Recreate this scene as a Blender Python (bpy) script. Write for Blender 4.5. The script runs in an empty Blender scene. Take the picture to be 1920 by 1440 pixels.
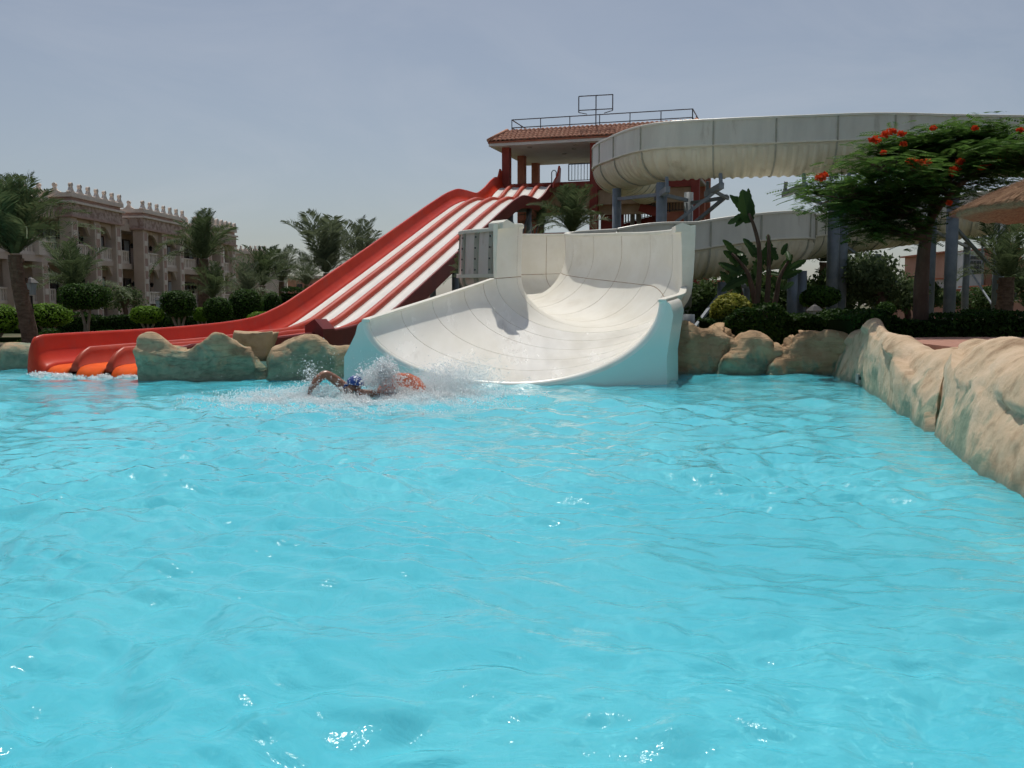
import bpy, bmesh, math, random
import numpy as np
from mathutils import Vector, Matrix, noise

# ------------------------------------------------------------------ camera, sky, sun, exposure
scene = bpy.context.scene
F = 1760.0                       # focal length in photo pixels (1920 wide)
CAM_H = 1.45
TILT = math.atan((720 - 572) / F)
cam_data = bpy.data.cameras.new('camera')
cam_data.sensor_width = 36.0
cam_data.lens = 36.0 * F / 1920.0
cam_data.clip_start = 0.05
cam_data.clip_end = 6000
cam = bpy.data.objects.new('camera', cam_data)
scene.collection.objects.link(cam)
cam.location = (0, 0, CAM_H)
cam.rotation_euler = (math.radians(90) - TILT, 0, 0)
scene.camera = cam

SUN_AZ = math.atan2(-0.10, 1.0)          # towards the sun: left and beyond, high
SUN_EL = math.radians(66)
world = bpy.data.worlds.new('World')
scene.world = world
world.use_nodes = True
wn = world.node_tree
wn.nodes.clear()
w_out = wn.nodes.new('ShaderNodeOutputWorld')
w_bg = wn.nodes.new('ShaderNodeBackground')
w_sky = wn.nodes.new('ShaderNodeTexSky')
w_sky.sky_type = 'NISHITA'
w_sky.sun_disc = False
w_sky.sun_elevation = SUN_EL
w_sky.sun_rotation = SUN_AZ
w_sky.altitude = 0
w_sky.air_density = 1.0
w_sky.dust_density = 1.2
w_sky.ozone_density = 2.0
w_bg.inputs['Strength'].default_value = 0.074
w_hsv = wn.nodes.new('ShaderNodeHueSaturation')
w_hsv.inputs['Saturation'].default_value = 0.7
wn.links.new(w_sky.outputs[0], w_hsv.inputs['Color'])
# thin high haze: faint, even streaks over the whole sky
w_tc = wn.nodes.new('ShaderNodeTexCoord'); w_mp = wn.nodes.new('ShaderNodeMapping'); w_mp.inputs['Scale'].default_value = (1.0, 1.0, 3.2); w_mp.inputs['Rotation'].default_value = (.2, .3, .5)
wn.links.new(w_tc.outputs['Generated'], w_mp.inputs[0])
w_no = wn.nodes.new('ShaderNodeTexNoise'); w_no.inputs['Scale'].default_value = 2.6; w_no.inputs['Detail'].default_value = 7; w_no.inputs['Roughness'].default_value = .62; w_no.inputs['Distortion'].default_value = .8
wn.links.new(w_mp.outputs[0], w_no.inputs['Vector'])
w_mr = wn.nodes.new('ShaderNodeMapRange'); wn.links.new(w_no.outputs[0], w_mr.inputs[0])
w_mr.inputs[1].default_value = .42; w_mr.inputs[2].default_value = .75; w_mr.inputs[3].default_value = 0.0; w_mr.inputs[4].default_value = .16
w_mx = wn.nodes.new('ShaderNodeMix'); w_mx.data_type = 'RGBA'
wn.links.new(w_mr.outputs[0], w_mx.inputs['Factor']); wn.links.new(w_hsv.outputs[0], w_mx.inputs[6]); w_mx.inputs[7].default_value = (8.6, 8.7, 9.2, 1)
wn.links.new(w_mx.outputs[2], w_bg.inputs['Color'])
wn.links.new(w_bg.outputs[0], w_out.inputs['Surface'])

sun_data = bpy.data.lights.new('sun', 'SUN')
sun_data.energy = 3.1
sun_data.angle = math.radians(0.6)
sun_data.color = (1.0, 0.955, 0.88)
sun = bpy.data.objects.new('sun', sun_data)
scene.collection.objects.link(sun)
sd = Vector((math.sin(SUN_AZ) * math.cos(SUN_EL), math.cos(SUN_AZ) * math.cos(SUN_EL), math.sin(SUN_EL)))
sun.rotation_euler = (-sd).to_track_quat('-Z', 'Y').to_euler()
sun.location = (0, 0, 60)
sun_data.cycles.is_caustics_light = True      # sunlight refracted by the pool's waves on to its floor

scene.view_settings.view_transform = 'Standard'
scene.view_settings.look = 'None'
scene.view_settings.exposure = 0.0
scene.view_settings.gamma = 1.0
scene.view_settings.use_curve_mapping = False
scene.render.engine = 'CYCLES'
scene.cycles.use_denoising = True
scene.cycles.use_adaptive_sampling = True
scene.cycles.adaptive_threshold = 0.045
scene.cycles.adaptive_min_samples = 24
scene.cycles.max_bounces = 7
scene.cycles.diffuse_bounces = 3
scene.cycles.glossy_bounces = 3
scene.cycles.transmission_bounces = 6
scene.cycles.transparent_max_bounces = 12
scene.cycles.caustics_reflective = True
scene.cycles.caustics_refractive = True
scene.cycles.sample_clamp_direct = 12.0
scene.cycles.sample_clamp_indirect = 4.0

# ------------------------------------------------------------------ helpers
CT, ST = math.cos(TILT), math.sin(TILT)
def ray(px, py):
    a = (px - 960) / F; b = (720 - py) / F
    return (a, CT + b * ST, -ST + b * CT)
def P(px, py, Y):
    """the point of the place seen at photo pixel px,py at distance Y"""
    d = ray(px, py); t = Y / d[1]
    return Vector((d[0] * t, Y, CAM_H + d[2] * t))
def Pz(px, py, z=0.0):
    d = ray(px, py); t = (z - CAM_H) / d[2]
    return Vector((d[0] * t, d[1] * t, z))

COL = scene.collection
ORG = {}
def thing(name, label, cat, loc, group=None):
    o = bpy.data.objects.new(name, None)
    o.empty_display_size = 0.2
    COL.objects.link(o)
    o.location = loc
    ORG[o.name] = Vector(loc)
    tag(o, label, cat, group)
    return o
def tag(o, label, cat, group=None):
    o['label'] = label; o['category'] = cat
    if group: o['group'] = group
    return o

def mesh_from(name, V, Fa):
    me = bpy.data.meshes.new(name)
    V = np.asarray(V, dtype=np.float32).reshape(-1, 3)
    if isinstance(Fa, np.ndarray):
        n, k = Fa.shape
        me.vertices.add(len(V)); me.vertices.foreach_set('co', V.ravel())
        me.loops.add(n * k); me.loops.foreach_set('vertex_index', Fa.astype(np.int32).ravel())
        me.polygons.add(n)
        me.polygons.foreach_set('loop_start', np.arange(0, n * k, k, dtype=np.int32))
        me.polygons.foreach_set('loop_total', np.full(n, k, dtype=np.int32))
        me.update(calc_edges=True); me.validate()
    else:
        me.from_pydata([tuple(v) for v in V.tolist()], [], Fa); me.update()
    return me

def make(name, V, Fa, m, parent=None, smooth=False, base=None):
    """one mesh object; V in world coordinates"""
    V = np.asarray(V, dtype=np.float64).reshape(-1, 3)
    if parent is not None:
        org = ORG[parent.name]
    else:
        org = Vector(base) if base is not None else Vector((float(V[:, 0].mean()), float(V[:, 1].mean()), float(V[:, 2].min())))
    me = mesh_from(name, V - np.array(org), Fa)
    if isinstance(m, (list, tuple)):
        for x in m: me.materials.append(x)
    elif m is not None:
        me.materials.append(m)
    if smooth: me.polygons.foreach_set('use_smooth', np.ones(len(me.polygons), dtype=bool))
    o = bpy.data.objects.new(name, me)
    COL.objects.link(o)
    if parent is not None:
        o.parent = parent
    else:
        o.location = org
    ORG[o.name] = org
    return o

class MB:
    def __init__(s): s.v = []; s.f = []
    def add(s, V, Fa):
        b = len(s.v)
        s.v.extend([tuple(x) for x in V]); s.f.extend([tuple(i + b for i in f) for f in Fa]); return s
    def hexa(s, p):       # 8 points: bottom loop, top loop
        return s.add(p, [(3, 2, 1, 0), (4, 5, 6, 7), (0, 1, 5, 4), (1, 2, 6, 5), (2, 3, 7, 6), (3, 0, 4, 7)])
    def box(s, c, size, ax=None):
        c = Vector(c); x, y, z = [k * 0.5 for k in size]
        if ax is None: ax = (Vector((1, 0, 0)), Vector((0, 1, 0)), Vector((0, 0, 1)))
        pts = [c + ax[0] * a * x + ax[1] * b * y + ax[2] * d * z for d in (-1, 1) for a, b in ((-1, -1), (1, -1), (1, 1), (-1, 1))]
        return s.hexa(pts)
    def beam(s, a, b, w, h=None, up=(0, 0, 1)):
        a = Vector(a); b = Vector(b); h = w if h is None else h
        d = (b - a); L = d.length; d = d / L
        u = Vector(up)
        if abs(d.dot(u)) > .98: u = Vector((0, 1, 0))
        x = d.cross(u).normalized(); z = x.cross(d)
        return s.box((a + b) * .5, (w, L, h), (x, d, z))
    def tube(s, pts, rad, n=10, cap=True):
        pts = [Vector(p) for p in pts]
        if not isinstance(rad, (list, tuple)): rad = [rad] * len(pts)
        V = []; Fa = []
        prev = None
        for i, p in enumerate(pts):
            d = (pts[min(i + 1, len(pts) - 1)] - pts[max(i - 1, 0)]).normalized()
            if prev is None:
                u = Vector((0, 0, 1)) if abs(d.z) < .9 else Vector((0, 1, 0))
                x = d.cross(u).normalized()
            else:
                x = (prev - d * prev.dot(d)).normalized()
            prev = x; y = d.cross(x)
            for k in range(n):
                a = 2 * math.pi * k / n
                V.append(p + (x * math.cos(a) + y * math.sin(a)) * rad[i])
        for i in range(len(pts) - 1):
            for k in range(n):
                Fa.append((i * n + k, i * n + (k + 1) % n, (i + 1) * n + (k + 1) % n, (i + 1) * n + k))
        if cap:
            Fa.append(tuple(range(n - 1, -1, -1))); Fa.append(tuple((len(pts) - 1) * n + k for k in range(n)))
        return s.add(V, Fa)
    def grid(s, rows, closed=False):
        n = len(rows[0]); V = [p for r in rows for p in r]; Fa = []
        for i in range(len(rows) - 1):
            for k in range(n if closed else n - 1):
                k2 = (k + 1) % n
                Fa.append((i * n + k, i * n + k2, (i + 1) * n + k2, (i + 1) * n + k))
        return s.add(V, Fa)
    def prism(s, poly, off):
        n = len(poly); off = Vector(off)
        V = [Vector(p) for p in poly] + [Vector(p) + off for p in poly]
        Fa = [tuple(range(n - 1, -1, -1)), tuple(range(n, 2 * n))] + [(i, (i + 1) % n, n + (i + 1) % n, n + i) for i in range(n)]
        return s.add(V, Fa)
    def lathe(s, c, prof, n=12):
        rows = [[Vector(c) + Vector((r * math.cos(2 * math.pi * k / n), r * math.sin(2 * math.pi * k / n), z)) for k in range(n)] for r, z in prof]
        return s.grid(rows, True)
    def build(s, name, m, parent=None, smooth=False, base=None):
        return make(name, s.v, s.f, m, parent, smooth, base)

def catmull(pts, n):
    """n samples through the points (any dimension)"""
    A = np.array([list(p) for p in pts], float); k = len(A)
    if k == 2:
        t = np.linspace(0, 1, n)[:, None]; return A[0] * (1 - t) + A[1] * t
    A = np.vstack([2 * A[0] - A[1], A, 2 * A[-1] - A[-2]])
    out = []
    for q in np.linspace(0, k - 1, n):
        i = min(int(q), k - 2); t = q - i
        p0, p1, p2, p3 = A[i], A[i + 1], A[i + 2], A[i + 3]
        out.append(.5 * ((2 * p1) + (p2 - p0) * t + (2 * p0 - 5 * p1 + 4 * p2 - p3) * t * t + (3 * p1 - p0 - 3 * p2 + p3) * t ** 3))
    return np.array(out)
def resample(pts, step):
    A = np.asarray(pts, float); d = np.r_[0, np.cumsum(np.linalg.norm(np.diff(A, axis=0), axis=1))]
    n = max(2, int(round(d[-1] / step)) + 1); q = np.linspace(0, d[-1], n)
    return np.stack([np.interp(q, d, A[:, k]) for k in range(A.shape[1])], 1)
def lin(c):   # sRGB 0-255 -> linear
    return tuple(((x / 255) / 12.92 if x / 255 <= .04045 else ((x / 255 + .055) / 1.055) ** 2.4) for x in c)

# ------------------------------------------------------------------ materials
def nodes(name):
    m = bpy.data.materials.new(name); m.use_nodes = True
    nt = m.node_tree; nt.nodes.clear()
    out = nt.nodes.new('ShaderNodeOutputMaterial')
    return m, nt, out
def N(nt, t, **kw):
    n = nt.nodes.new(t)
    for k, v in kw.items():
        if k.startswith('_'): setattr(n, k[1:], v)
        else: n.inputs[k].default_value = v
    return n
def ramp(nt, src, stops):
    r = nt.nodes.new('ShaderNodeValToRGB')
    el = r.color_ramp.elements
    while len(el) < len(stops): el.new(.5)
    for e, (p, c) in zip(el, stops):
        e.position = p; e.color = (*c, 1) if len(c) == 3 else c
    nt.links.new(src, r.inputs[0]); return r
def pmat(name, c1, c2=None, scale=2.0, rough=.6, bump=.0, bscale=20, metal=0.0, spec=.5, lo=.35, hi=.65, detail=5, stretch=(1, 1, 1), c3=None, s3=6, lo3=.58, hi3=.7, rvar=0, coat=0):
    m, nt, out = nodes(name); L = nt.links.new
    b = N(nt, 'ShaderNodeBsdfPrincipled', Roughness=rough, Metallic=metal)
    b.inputs['Specular IOR Level'].default_value = spec
    if coat: b.inputs['Coat Weight'].default_value = coat; b.inputs['Coat Roughness'].default_value = .12
    tc = N(nt, 'ShaderNodeTexCoord'); mp = N(nt, 'ShaderNodeMapping', Scale=stretch); L(tc.outputs['Object'], mp.inputs[0])
    if c2 is None:
        b.inputs['Base Color'].default_value = (*c1, 1)
        col = None
    else:
        n = N(nt, 'ShaderNodeTexNoise', Scale=scale, Detail=detail, Roughness=.6); L(mp.outputs[0], n.inputs['Vector'])
        r = ramp(nt, n.outputs[0], [(lo, c1), (hi, c2)]); col = r.outputs[0]
        if c3 is not None:
            n3 = N(nt, 'ShaderNodeTexNoise', Scale=s3, Detail=6, Roughness=.65); L(mp.outputs[0], n3.inputs['Vector'])
            r3 = ramp(nt, n3.outputs[0], [(lo3, (0, 0, 0)), (hi3, (1, 1, 1))])
            mx = N(nt, 'ShaderNodeMix', _data_type='RGBA'); L(r3.outputs[0], mx.inputs['Factor']); L(col, mx.inputs[6]); mx.inputs[7].default_value = (*c3, 1)
            col = mx.outputs[2]
        L(col, b.inputs['Base Color'])
        if rvar:
            mr = N(nt, 'ShaderNodeMapRange'); L(n.outputs[0], mr.inputs[0])
            mr.inputs[1].default_value = .3; mr.inputs[2].default_value = .7; mr.inputs[3].default_value = rough - rvar; mr.inputs[4].default_value = rough + rvar
            L(mr.outputs[0], b.inputs['Roughness'])
    if bump:
        nb = N(nt, 'ShaderNodeTexNoise', Scale=bscale, Detail=6, Roughness=.65); L(mp.outputs[0], nb.inputs['Vector'])
        bp = N(nt, 'ShaderNodeBump', Strength=bump, Distance=.03); L(nb.outputs[0], bp.inputs['Height']); L(bp.outputs[0], b.inputs['Normal'])
    L(b.outputs[0], out.inputs['Surface'])
    return m
def leafmat(name, c1, c2, trans=.3, rough=.6):
    m, nt, out = nodes(name); L = nt.links.new
    g = N(nt, 'ShaderNodeNewGeometry')
    r = ramp(nt, g.outputs['Random Per Island'], [(0, c1), (1, c2)])
    b = N(nt, 'ShaderNodeBsdfPrincipled', Roughness=rough); L(r.outputs[0], b.inputs['Base Color'])
    b.inputs['Specular IOR Level'].default_value = .12
    t = N(nt, 'ShaderNodeBsdfTranslucent'); L(r.outputs[0], t.inputs[0])
    mx = N(nt, 'ShaderNodeMixShader'); mx.inputs[0].default_value = trans
    L(b.outputs[0], mx.inputs[1]); L(t.outputs[0], mx.inputs[2]); L(mx.outputs[0], out.inputs['Surface'])
    return m

M = {}
M['white'] = pmat('white_fibreglass', (.79, .755, .66), (.86, .835, .755), scale=1.3, rough=.33, spec=.5, bump=.02, bscale=8, c3=(.70, .655, .56), s3=.9, lo3=.58, hi3=.8)
M['white_wet'] = pmat('wet_streaked_fibreglass', (.80, .77, .69), (.87, .85, .785), scale=1.0, rough=.22, spec=.5, bump=.03, bscale=6, c3=(.66, .63, .56), s3=1.1, lo3=.60, hi3=.72, stretch=(1.9, .35, 1), rvar=.1)
M['white_out'] = pmat('weathered_fibreglass', (.66, .645, .57), (.77, .755, .67), scale=1.6, rough=.5, bump=.03, bscale=10, c3=(.54, .51, .43), s3=2.2, stretch=(1, 1, .25))
M['under'] = pmat('stained_underside', (.70, .65, .50), (.79, .745, .60), scale=2.2, rough=.6, bump=.04, bscale=12, c3=(.58, .52, .38), s3=1.7, stretch=(1, 1, .4))
M['drum'] = pmat('pinkish_fibreglass', (.66, .57, .50), (.76, .68, .61), scale=2, rough=.35, c3=(.55, .46, .37), s3=2.5, stretch=(1, 1, .3))
M['cream'] = pmat('cream_rim', (.74, .71, .60), (.82, .79, .69), scale=3, rough=.4)
M['flange'] = pmat('grey_green_flange', (.36, .355, .29), (.46, .45, .37), scale=4, rough=.6)
M['rust'] = pmat('rusty_seam', (.26, .13, .06), (.46, .33, .20), scale=3, rough=.8, lo=.4, hi=.62)
M['red'] = pmat('red_gelcoat', (.52, .030, .009), (.62, .046, .014), scale=1.1, rough=.38, spec=.3, c3=(.42, .07, .045), s3=1.6, lo3=.55, hi3=.8)
M['redfade'] = pmat('faded_red_gelcoat', (.43, .048, .022), (.53, .070, .032), scale=1.1, rough=.42, spec=.3, c3=(.47, .13, .09), s3=1.3, lo3=.55, hi3=.8)
M['orange'] = pmat('wet_orange_gelcoat', (.74, .10, .022), (.85, .14, .03), scale=3, rough=.5, spec=.04, bump=.2, bscale=7)
M['lane'] = pmat('white_lane_gelcoat', (.76, .74, .68), (.84, .82, .77), scale=1.2, rough=.3)
M['darkred'] = pmat('darkened_red', (.17, .017, .014), (.23, .025, .018), scale=2, rough=.5)  # slide red with shade put into it, for the right wall and belly
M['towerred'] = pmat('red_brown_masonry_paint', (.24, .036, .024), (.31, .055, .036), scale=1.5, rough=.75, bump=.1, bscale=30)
M['towerlight'] = pmat('paler_red_masonry', (.36, .115, .065), (.43, .155, .09), scale=1.5, rough=.8, bump=.1, bscale=30)
M['tan'] = pmat('tan_render', (.42, .28, .17), (.50, .35, .23), scale=2, rough=.9, bump=.1, bscale=40)
M['soffit'] = pmat('white_plaster', (.66, .62, .58), (.72, .69, .65), scale=1.5, rough=.9)
M['tile'] = pmat('clay_roof_tile', (.38, .15, .09), (.56, .28, .18), scale=7, rough=.85, c3=(.30, .12, .08), s3=3)
M['steel'] = pmat('grey_blue_painted_steel', (.15, .18, .205), (.205, .235, .255), scale=3, rough=.5, metal=.1, c3=(.20, .15, .12), s3=5, lo3=.64, hi3=.75)
M['iron'] = pmat('dark_iron', (.035, .036, .045), (.055, .055, .065), scale=5, rough=.5, metal=.3)
M['roofiron'] = pmat('grey_iron', (.10, .09, .10), (.14, .12, .13), scale=5, rough=.6, metal=.3)
M['hotel'] = pmat('pink_beige_render', (.51, .40, .325), (.60, .49, .41), scale=.8, rough=.9, bump=.1, bscale=14)
M['hotel_light'] = pmat('pale_carved_stone', (.64, .54, .46), (.73, .64, .56), scale=2, rough=.85)
M['hotel_dark'] = pmat('rose_carved_stone', (.40, .255, .21), (.47, .32, .265), scale=2, rough=.9)
M['hotel_in'] = pmat('loggia_render', (.46, .335, .265), (.53, .40, .33), scale=1, rough=.9)
M['frieze'] = pmat('carved_frieze_stone', (.30, .20, .165), (.52, .40, .34), scale=2.6, rough=.9, bump=.5, bscale=6, lo=.42, hi=.58)
M['glass'] = pmat('dark_window_glass', (.02, .026, .032), rough=.12, spec=.6)
M['curtain'] = pmat('pale_curtain', (.30, .32, .34), (.40, .42, .44), scale=3, rough=.9, stretch=(6, 6, .3))
M['wood'] = pmat('dark_window_frame', (.09, .05, .035), rough=.6)
M['pinkwall'] = pmat('salmon_render', (.46, .235, .165), (.54, .29, .21), scale=.6, rough=.9)
M['palebuild'] = pmat('pale_grey_render', (.50, .50, .50), (.58, .57, .56), scale=1, rough=.9)
M['bark'] = pmat('palm_bark', (.10, .058, .036), (.19, .12, .078), scale=6, rough=.95, bump=.6, bscale=14, stretch=(1, 1, 2.5))
M['trunk'] = pmat('brown_bark', (.085, .05, .035), (.15, .095, .068), scale=5, rough=.95, bump=.4, bscale=14, stretch=(1, 1, .4))
M['palebark'] = pmat('pale_bark', (.22, .17, .12), (.33, .27, .20), scale=6, rough=.95, bump=.3)
M['palm'] = leafmat('palm_leaf', (.060, .092, .040), (.150, .195, .090), .35)
M['palm_far'] = leafmat('palm_leaf_grey_green', (.085, .11, .066), (.17, .205, .12), .35)
M['topiary'] = leafmat('clipped_leaf', (.014, .044, .008), (.070, .145, .020), .3)
M['hedge'] = leafmat('hedge_leaf_dark', (.011, .033, .008), (.052, .105, .018), .3)
M['lime'] = leafmat('hedge_leaf_lime', (.085, .18, .016), (.20, .35, .035), .4)
M['yellow'] = leafmat('variegated_leaf', (.13, .155, .018), (.40, .38, .06), .3)
M['flame'] = leafmat('feathery_leaf', (.045, .105, .022), (.13, .23, .05), .5)
M['broad'] = leafmat('broad_leaf', (.034, .066, .020), (.095, .15, .045), .35)
M['olive'] = leafmat('grey_green_leaf', (.060, .098, .040), (.135, .18, .08), .4)
M['paddle'] = leafmat('paddle_leaf', (.028, .060, .020), (.080, .14, .040), .22, .3)
M['flower'] = leafmat('flame_flower', (.62, .045, .02), (.85, .12, .03), .3)
M['deadleaf'] = leafmat('dry_leaf', (.12, .075, .035), (.2, .13, .07), .2)
M['thatch'] = pmat('thatch', (.20, .10, .055), (.38, .22, .12), scale=5, rough=.95, bump=.8, bscale=9, stretch=(5, 5, .6))
M['core'] = pmat('leaf_shadow_core', (.012, .02, .007), rough=1.0, spec=0)  # near-black fill standing in for the shade inside foliage
M['core_light'] = pmat('shade_core', (.05, .06, .02), rough=1.0, spec=0)
M['skin'] = pmat('tanned_skin', (.27, .115, .065), (.34, .155, .09), scale=9, rough=.32, spec=.6)
M['paver'] = pmat('red_pavers', (.34, .16, .11), (.43, .22, .16), scale=9, rough=.9)
M['concrete'] = pmat('concrete', (.33, .31, .28), (.42, .40, .36), scale=3, rough=.9)
M['plastic_white'] = pmat('white_plastic', (.75, .75, .73), rough=.4)
M['black'] = pmat('black_rubber', (.015, .015, .017), rough=.6)
# ------------------------------------------------------------------ ground, pool basin, water
GZ = 0.32
pool_edge = [(-19, -8), (-19, 22.6), (-10.6, 22.3), (-10.15, 20.6), (-7.95, 28.8), (-4.15, 27.8), (-6.15, 19.6), (-6.1, 19.0), (-3.3, 18.9), (-2.6, 21.0), (2.6, 21.0), (3.2, 20.6), (6.3, 20.8),
             (7.0, 20.0), (6.9, 17.6), (6.45, 15.0), (6.0, 12.5), (5.5, 10.0), (5.1, 8.2), (4.7, 6.4), (4.4, 4.0), (4.3, -8)]
def make_ground():
    bm = bmesh.new()
    R = 4000
    outer = [bm.verts.new((x, y, GZ)) for x, y in ((-R, -R), (R, -R), (R, R), (-R, R))]
    inner = [bm.verts.new((x, y, GZ)) for x, y in pool_edge]
    ed = []
    for loop in (outer, inner):
        for i in range(len(loop)): ed.append(bm.edges.new((loop[i], loop[(i + 1) % len(loop)])))
    bmesh.ops.triangle_fill(bm, use_beauty=True, use_dissolve=False, edges=ed)
    bmesh.ops.recalc_face_normals(bm, faces=bm.faces)
    me = bpy.data.meshes.new('ground'); bm.to_mesh(me); bm.free()
    if me.polygons[0].normal.z < 0: me.flip_normals()
    o = bpy.data.objects.new('ground', me); COL.objects.link(o); o['kind'] = 'structure'
    me.materials.append(M['ground'])
M['ground'] = pmat('garden_soil_and_lawn', (.055, .070, .024), (.16, .12, .075), scale=.12, rough=1.0, bump=.3, bscale=3, lo=.45, hi=.6)
make_ground()

M['basin'] = pmat('pale_blue_basin', (.50, .90, .94), (.58, .94, .965), scale=.6, rough=.7, spec=.1)
mb = MB()
n = len(pool_edge)
mb.add([(x, y, GZ - .005) for x, y in pool_edge] + [(x, y, -1.3) for x, y in pool_edge], [(i, (i + 1) % n, n + (i + 1) % n, n + i) for i in range(n)])
o = mb.build('pool_basin_wall', M['basin'], base=(0, 0, 0)); o['kind'] = 'structure'; o.cycles.is_caustics_receiver = True
mb = MB(); mb.add([(-20, -9, -1.3), (9, -9, -1.3), (9, 24, -1.3), (-20, 24, -1.3)], [(0, 1, 2, 3)])
o = mb.build('pool_floor', M['basin'], base=(0, 0, -1.3)); o['kind'] = 'structure'; o.cycles.is_caustics_receiver = True

rng = np.random.default_rng(7)
def wave_set():
    W = []
    for lam, amp, cnt in ((3.2, .012, 5), (1.7, .0105, 7), (1.0, .0075, 10), (.62, .0058, 16), (.36, .0040, 22), (.2, .0020, 22)):
        for _ in range(cnt):
            l = lam * rng.uniform(.75, 1.35)
            a = rng.normal(math.radians(75), .75) if rng.random() < .75 else rng.uniform(0, 2 * math.pi)
            W.append((l, 2 * math.pi / l * math.cos(a), 2 * math.pi / l * math.sin(a), rng.uniform(0, 6.28), amp * rng.uniform(.5, 1.3)))
    return W
WAVES = wave_set()
def water_h(X, Y, sp=None):
    wx = X + .25 * np.sin(.8 * Y + 1.3) + .12 * np.sin(1.9 * X + 1.1 * Y)
    wy = Y + .22 * np.sin(.9 * X + .5) + .10 * np.sin(2.1 * Y - 1.3 * X)
    H = np.zeros_like(X)
    for l, kx, ky, ph, a in WAVES:
        t = kx * wx + ky * wy + ph
        w = np.sin(t)
        w = w + .22 * np.cos(2 * t)
        if sp is not None: a = a * np.clip((l / sp - 2.2) / 2.2, 0, 1)
        H += a * w
    # swell thrown up by the swimmer
    dx, dy = X + 2.35, Y - 14.9
    r = np.sqrt(dx * dx + dy * dy)
    H += .035 * np.exp(-(r / 2.2) ** 2) * np.cos(4.2 * r)
    # ruffled patches and calmer ones
    # calmer along the foot of the right-hand rocks
    xe = np.interp(Y, (2.0, 5.4, 6.9, 8.5, 11.0, 13.5, 15.7, 19.5), (2.6, 3.3, 3.82, 4.2, 4.85, 5.42, 5.9, 6.58))
    H *= np.clip((xe - X + .25) / 1.5, .16, 1.0)
    H *= .72 + .38 * np.sin(.55 * X + .7 * Y + 1.0) * np.sin(.43 * Y - .6 * X)
    return H
def make_water():
    ypx = np.linspace(1700, 664, 560)
    Yr = CAM_H * F / (ypx - 572.0)
    Yr = np.r_[np.linspace(-8, Yr[0] - .05, 26), Yr]
    Yr = Yr[Yr < 23.5]
    nc = 430
    u = np.linspace(-1, 1, nc)
    hw = np.where(Yr > 2, np.maximum(Yr * .66 + .7, 2.2), 10.)
    hw = np.where(Yr < 2, 2.2 + (2 - Yr) * 1.7, hw)
    X = u[None, :] * hw[:, None]
    ext_ = np.maximum(15.5, hw + 1.0)
    side = hw[:, None] + (ext_ - hw)[:, None] * np.array([.03, .08, .16, .3, .5, .75, 1.0])[None, :] ** 1.2
    X = np.concatenate([-side[:, ::-1], X, side], 1); nc = X.shape[1]; Y = np.repeat(Yr[:, None], nc, 1)
    dY = np.gradient(Yr)[:, None] * np.ones_like(X); dX = np.abs(np.gradient(X, axis=1))
    sp = np.maximum(dX, dY * .8)
    Z = water_h(X, Y, sp)
    V = np.stack([X, Y, Z], 2).reshape(-1, 3)
    nr = len(Yr)
    i = np.arange(nr - 1)[:, None] * nc + np.arange(nc - 1)[None, :]
    Fq = np.stack([i, i + 1, i + nc + 1, i + nc], 2).reshape(-1, 4)
    o = make('pool_water', V, Fq, M['water'], smooth=True, base=(0, 0, 0)); o['kind'] = 'structure'; o.cycles.is_caustics_caster = True
def water_material():
    m, nt, out = nodes('pool_water'); L = nt.links.new
    tc = N(nt, 'ShaderNodeTexCoord')
    n1 = N(nt, 'ShaderNodeTexNoise', Scale=.55, Detail=3, Roughness=.5); L(tc.outputs['Object'], n1.inputs['Vector'])
    r = ramp(nt, n1.outputs[0], [(.3, WATER_A), (.7, WATER_B)])
    mp = N(nt, 'ShaderNodeMapping', Scale=(1, .8, 1), Rotation=(0, 0, .35)); L(tc.outputs['Object'], mp.inputs[0])
    nb = N(nt, 'ShaderNodeTexNoise', Scale=6.5, Detail=5, Roughness=.55, Distortion=.6); L(mp.outputs[0], nb.inputs['Vector'])
    mp2 = N(nt, 'ShaderNodeMapping', Scale=(.8, 1.5, 1), Rotation=(0, 0, -.2)); L(tc.outputs['Object'], mp2.inputs[0])
    nb2 = N(nt, 'ShaderNodeTexNoise', Scale=2.3, Detail=4, Roughness=.5, Distortion=1.2); L(mp2.outputs[0], nb2.inputs['Vector'])
    bp0 = N(nt, 'ShaderNodeBump', Strength=.35, Distance=.06); L(nb2.outputs[0], bp0.inputs['Height'])
    bp = N(nt, 'ShaderNodeBump', Strength=.5, Distance=.02); L(nb.outputs[0], bp.inputs['Height']); L(bp0.outputs[0], bp.inputs['Normal'])
    d = N(nt, 'ShaderNodeBsdfDiffuse'); L(r.outputs[0], d.inputs[0]); L(bp.outputs[0], d.inputs['Normal'])      # turbid water body; diffuse share raised to stand in for missing brightness
    t = N(nt, 'ShaderNodeBsdfRefraction', IOR=1.33, Roughness=0.0); t.inputs[0].default_value = (.86, 1.0, 1.0, 1); L(bp.outputs[0], t.inputs['Normal'])
    body = N(nt, 'ShaderNodeMixShader'); body.inputs[0].default_value = .44
    L(d.outputs[0], body.inputs[1]); L(t.outputs[0], body.inputs[2])
    g = N(nt, 'ShaderNodeBsdfGlossy', Roughness=.03); g.inputs[0].default_value = (1, 1, 1, 1); L(bp.outputs[0], g.inputs['Normal'])
    fr = N(nt, 'ShaderNodeFresnel', IOR=1.33); L(bp.outputs[0], fr.inputs['Normal'])
    mx = N(nt, 'ShaderNodeMixShader'); L(fr.outputs[0], mx.inputs[0]); L(body.outputs[0], mx.inputs[1]); L(g.outputs[0], mx.inputs[2])
    L(mx.outputs[0], out.inputs['Surface'])
    return m
WATER_A = (.10, .76, .95); WATER_B = (.15, .82, .97)
M['water'] = water_material()
make_water()

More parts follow.
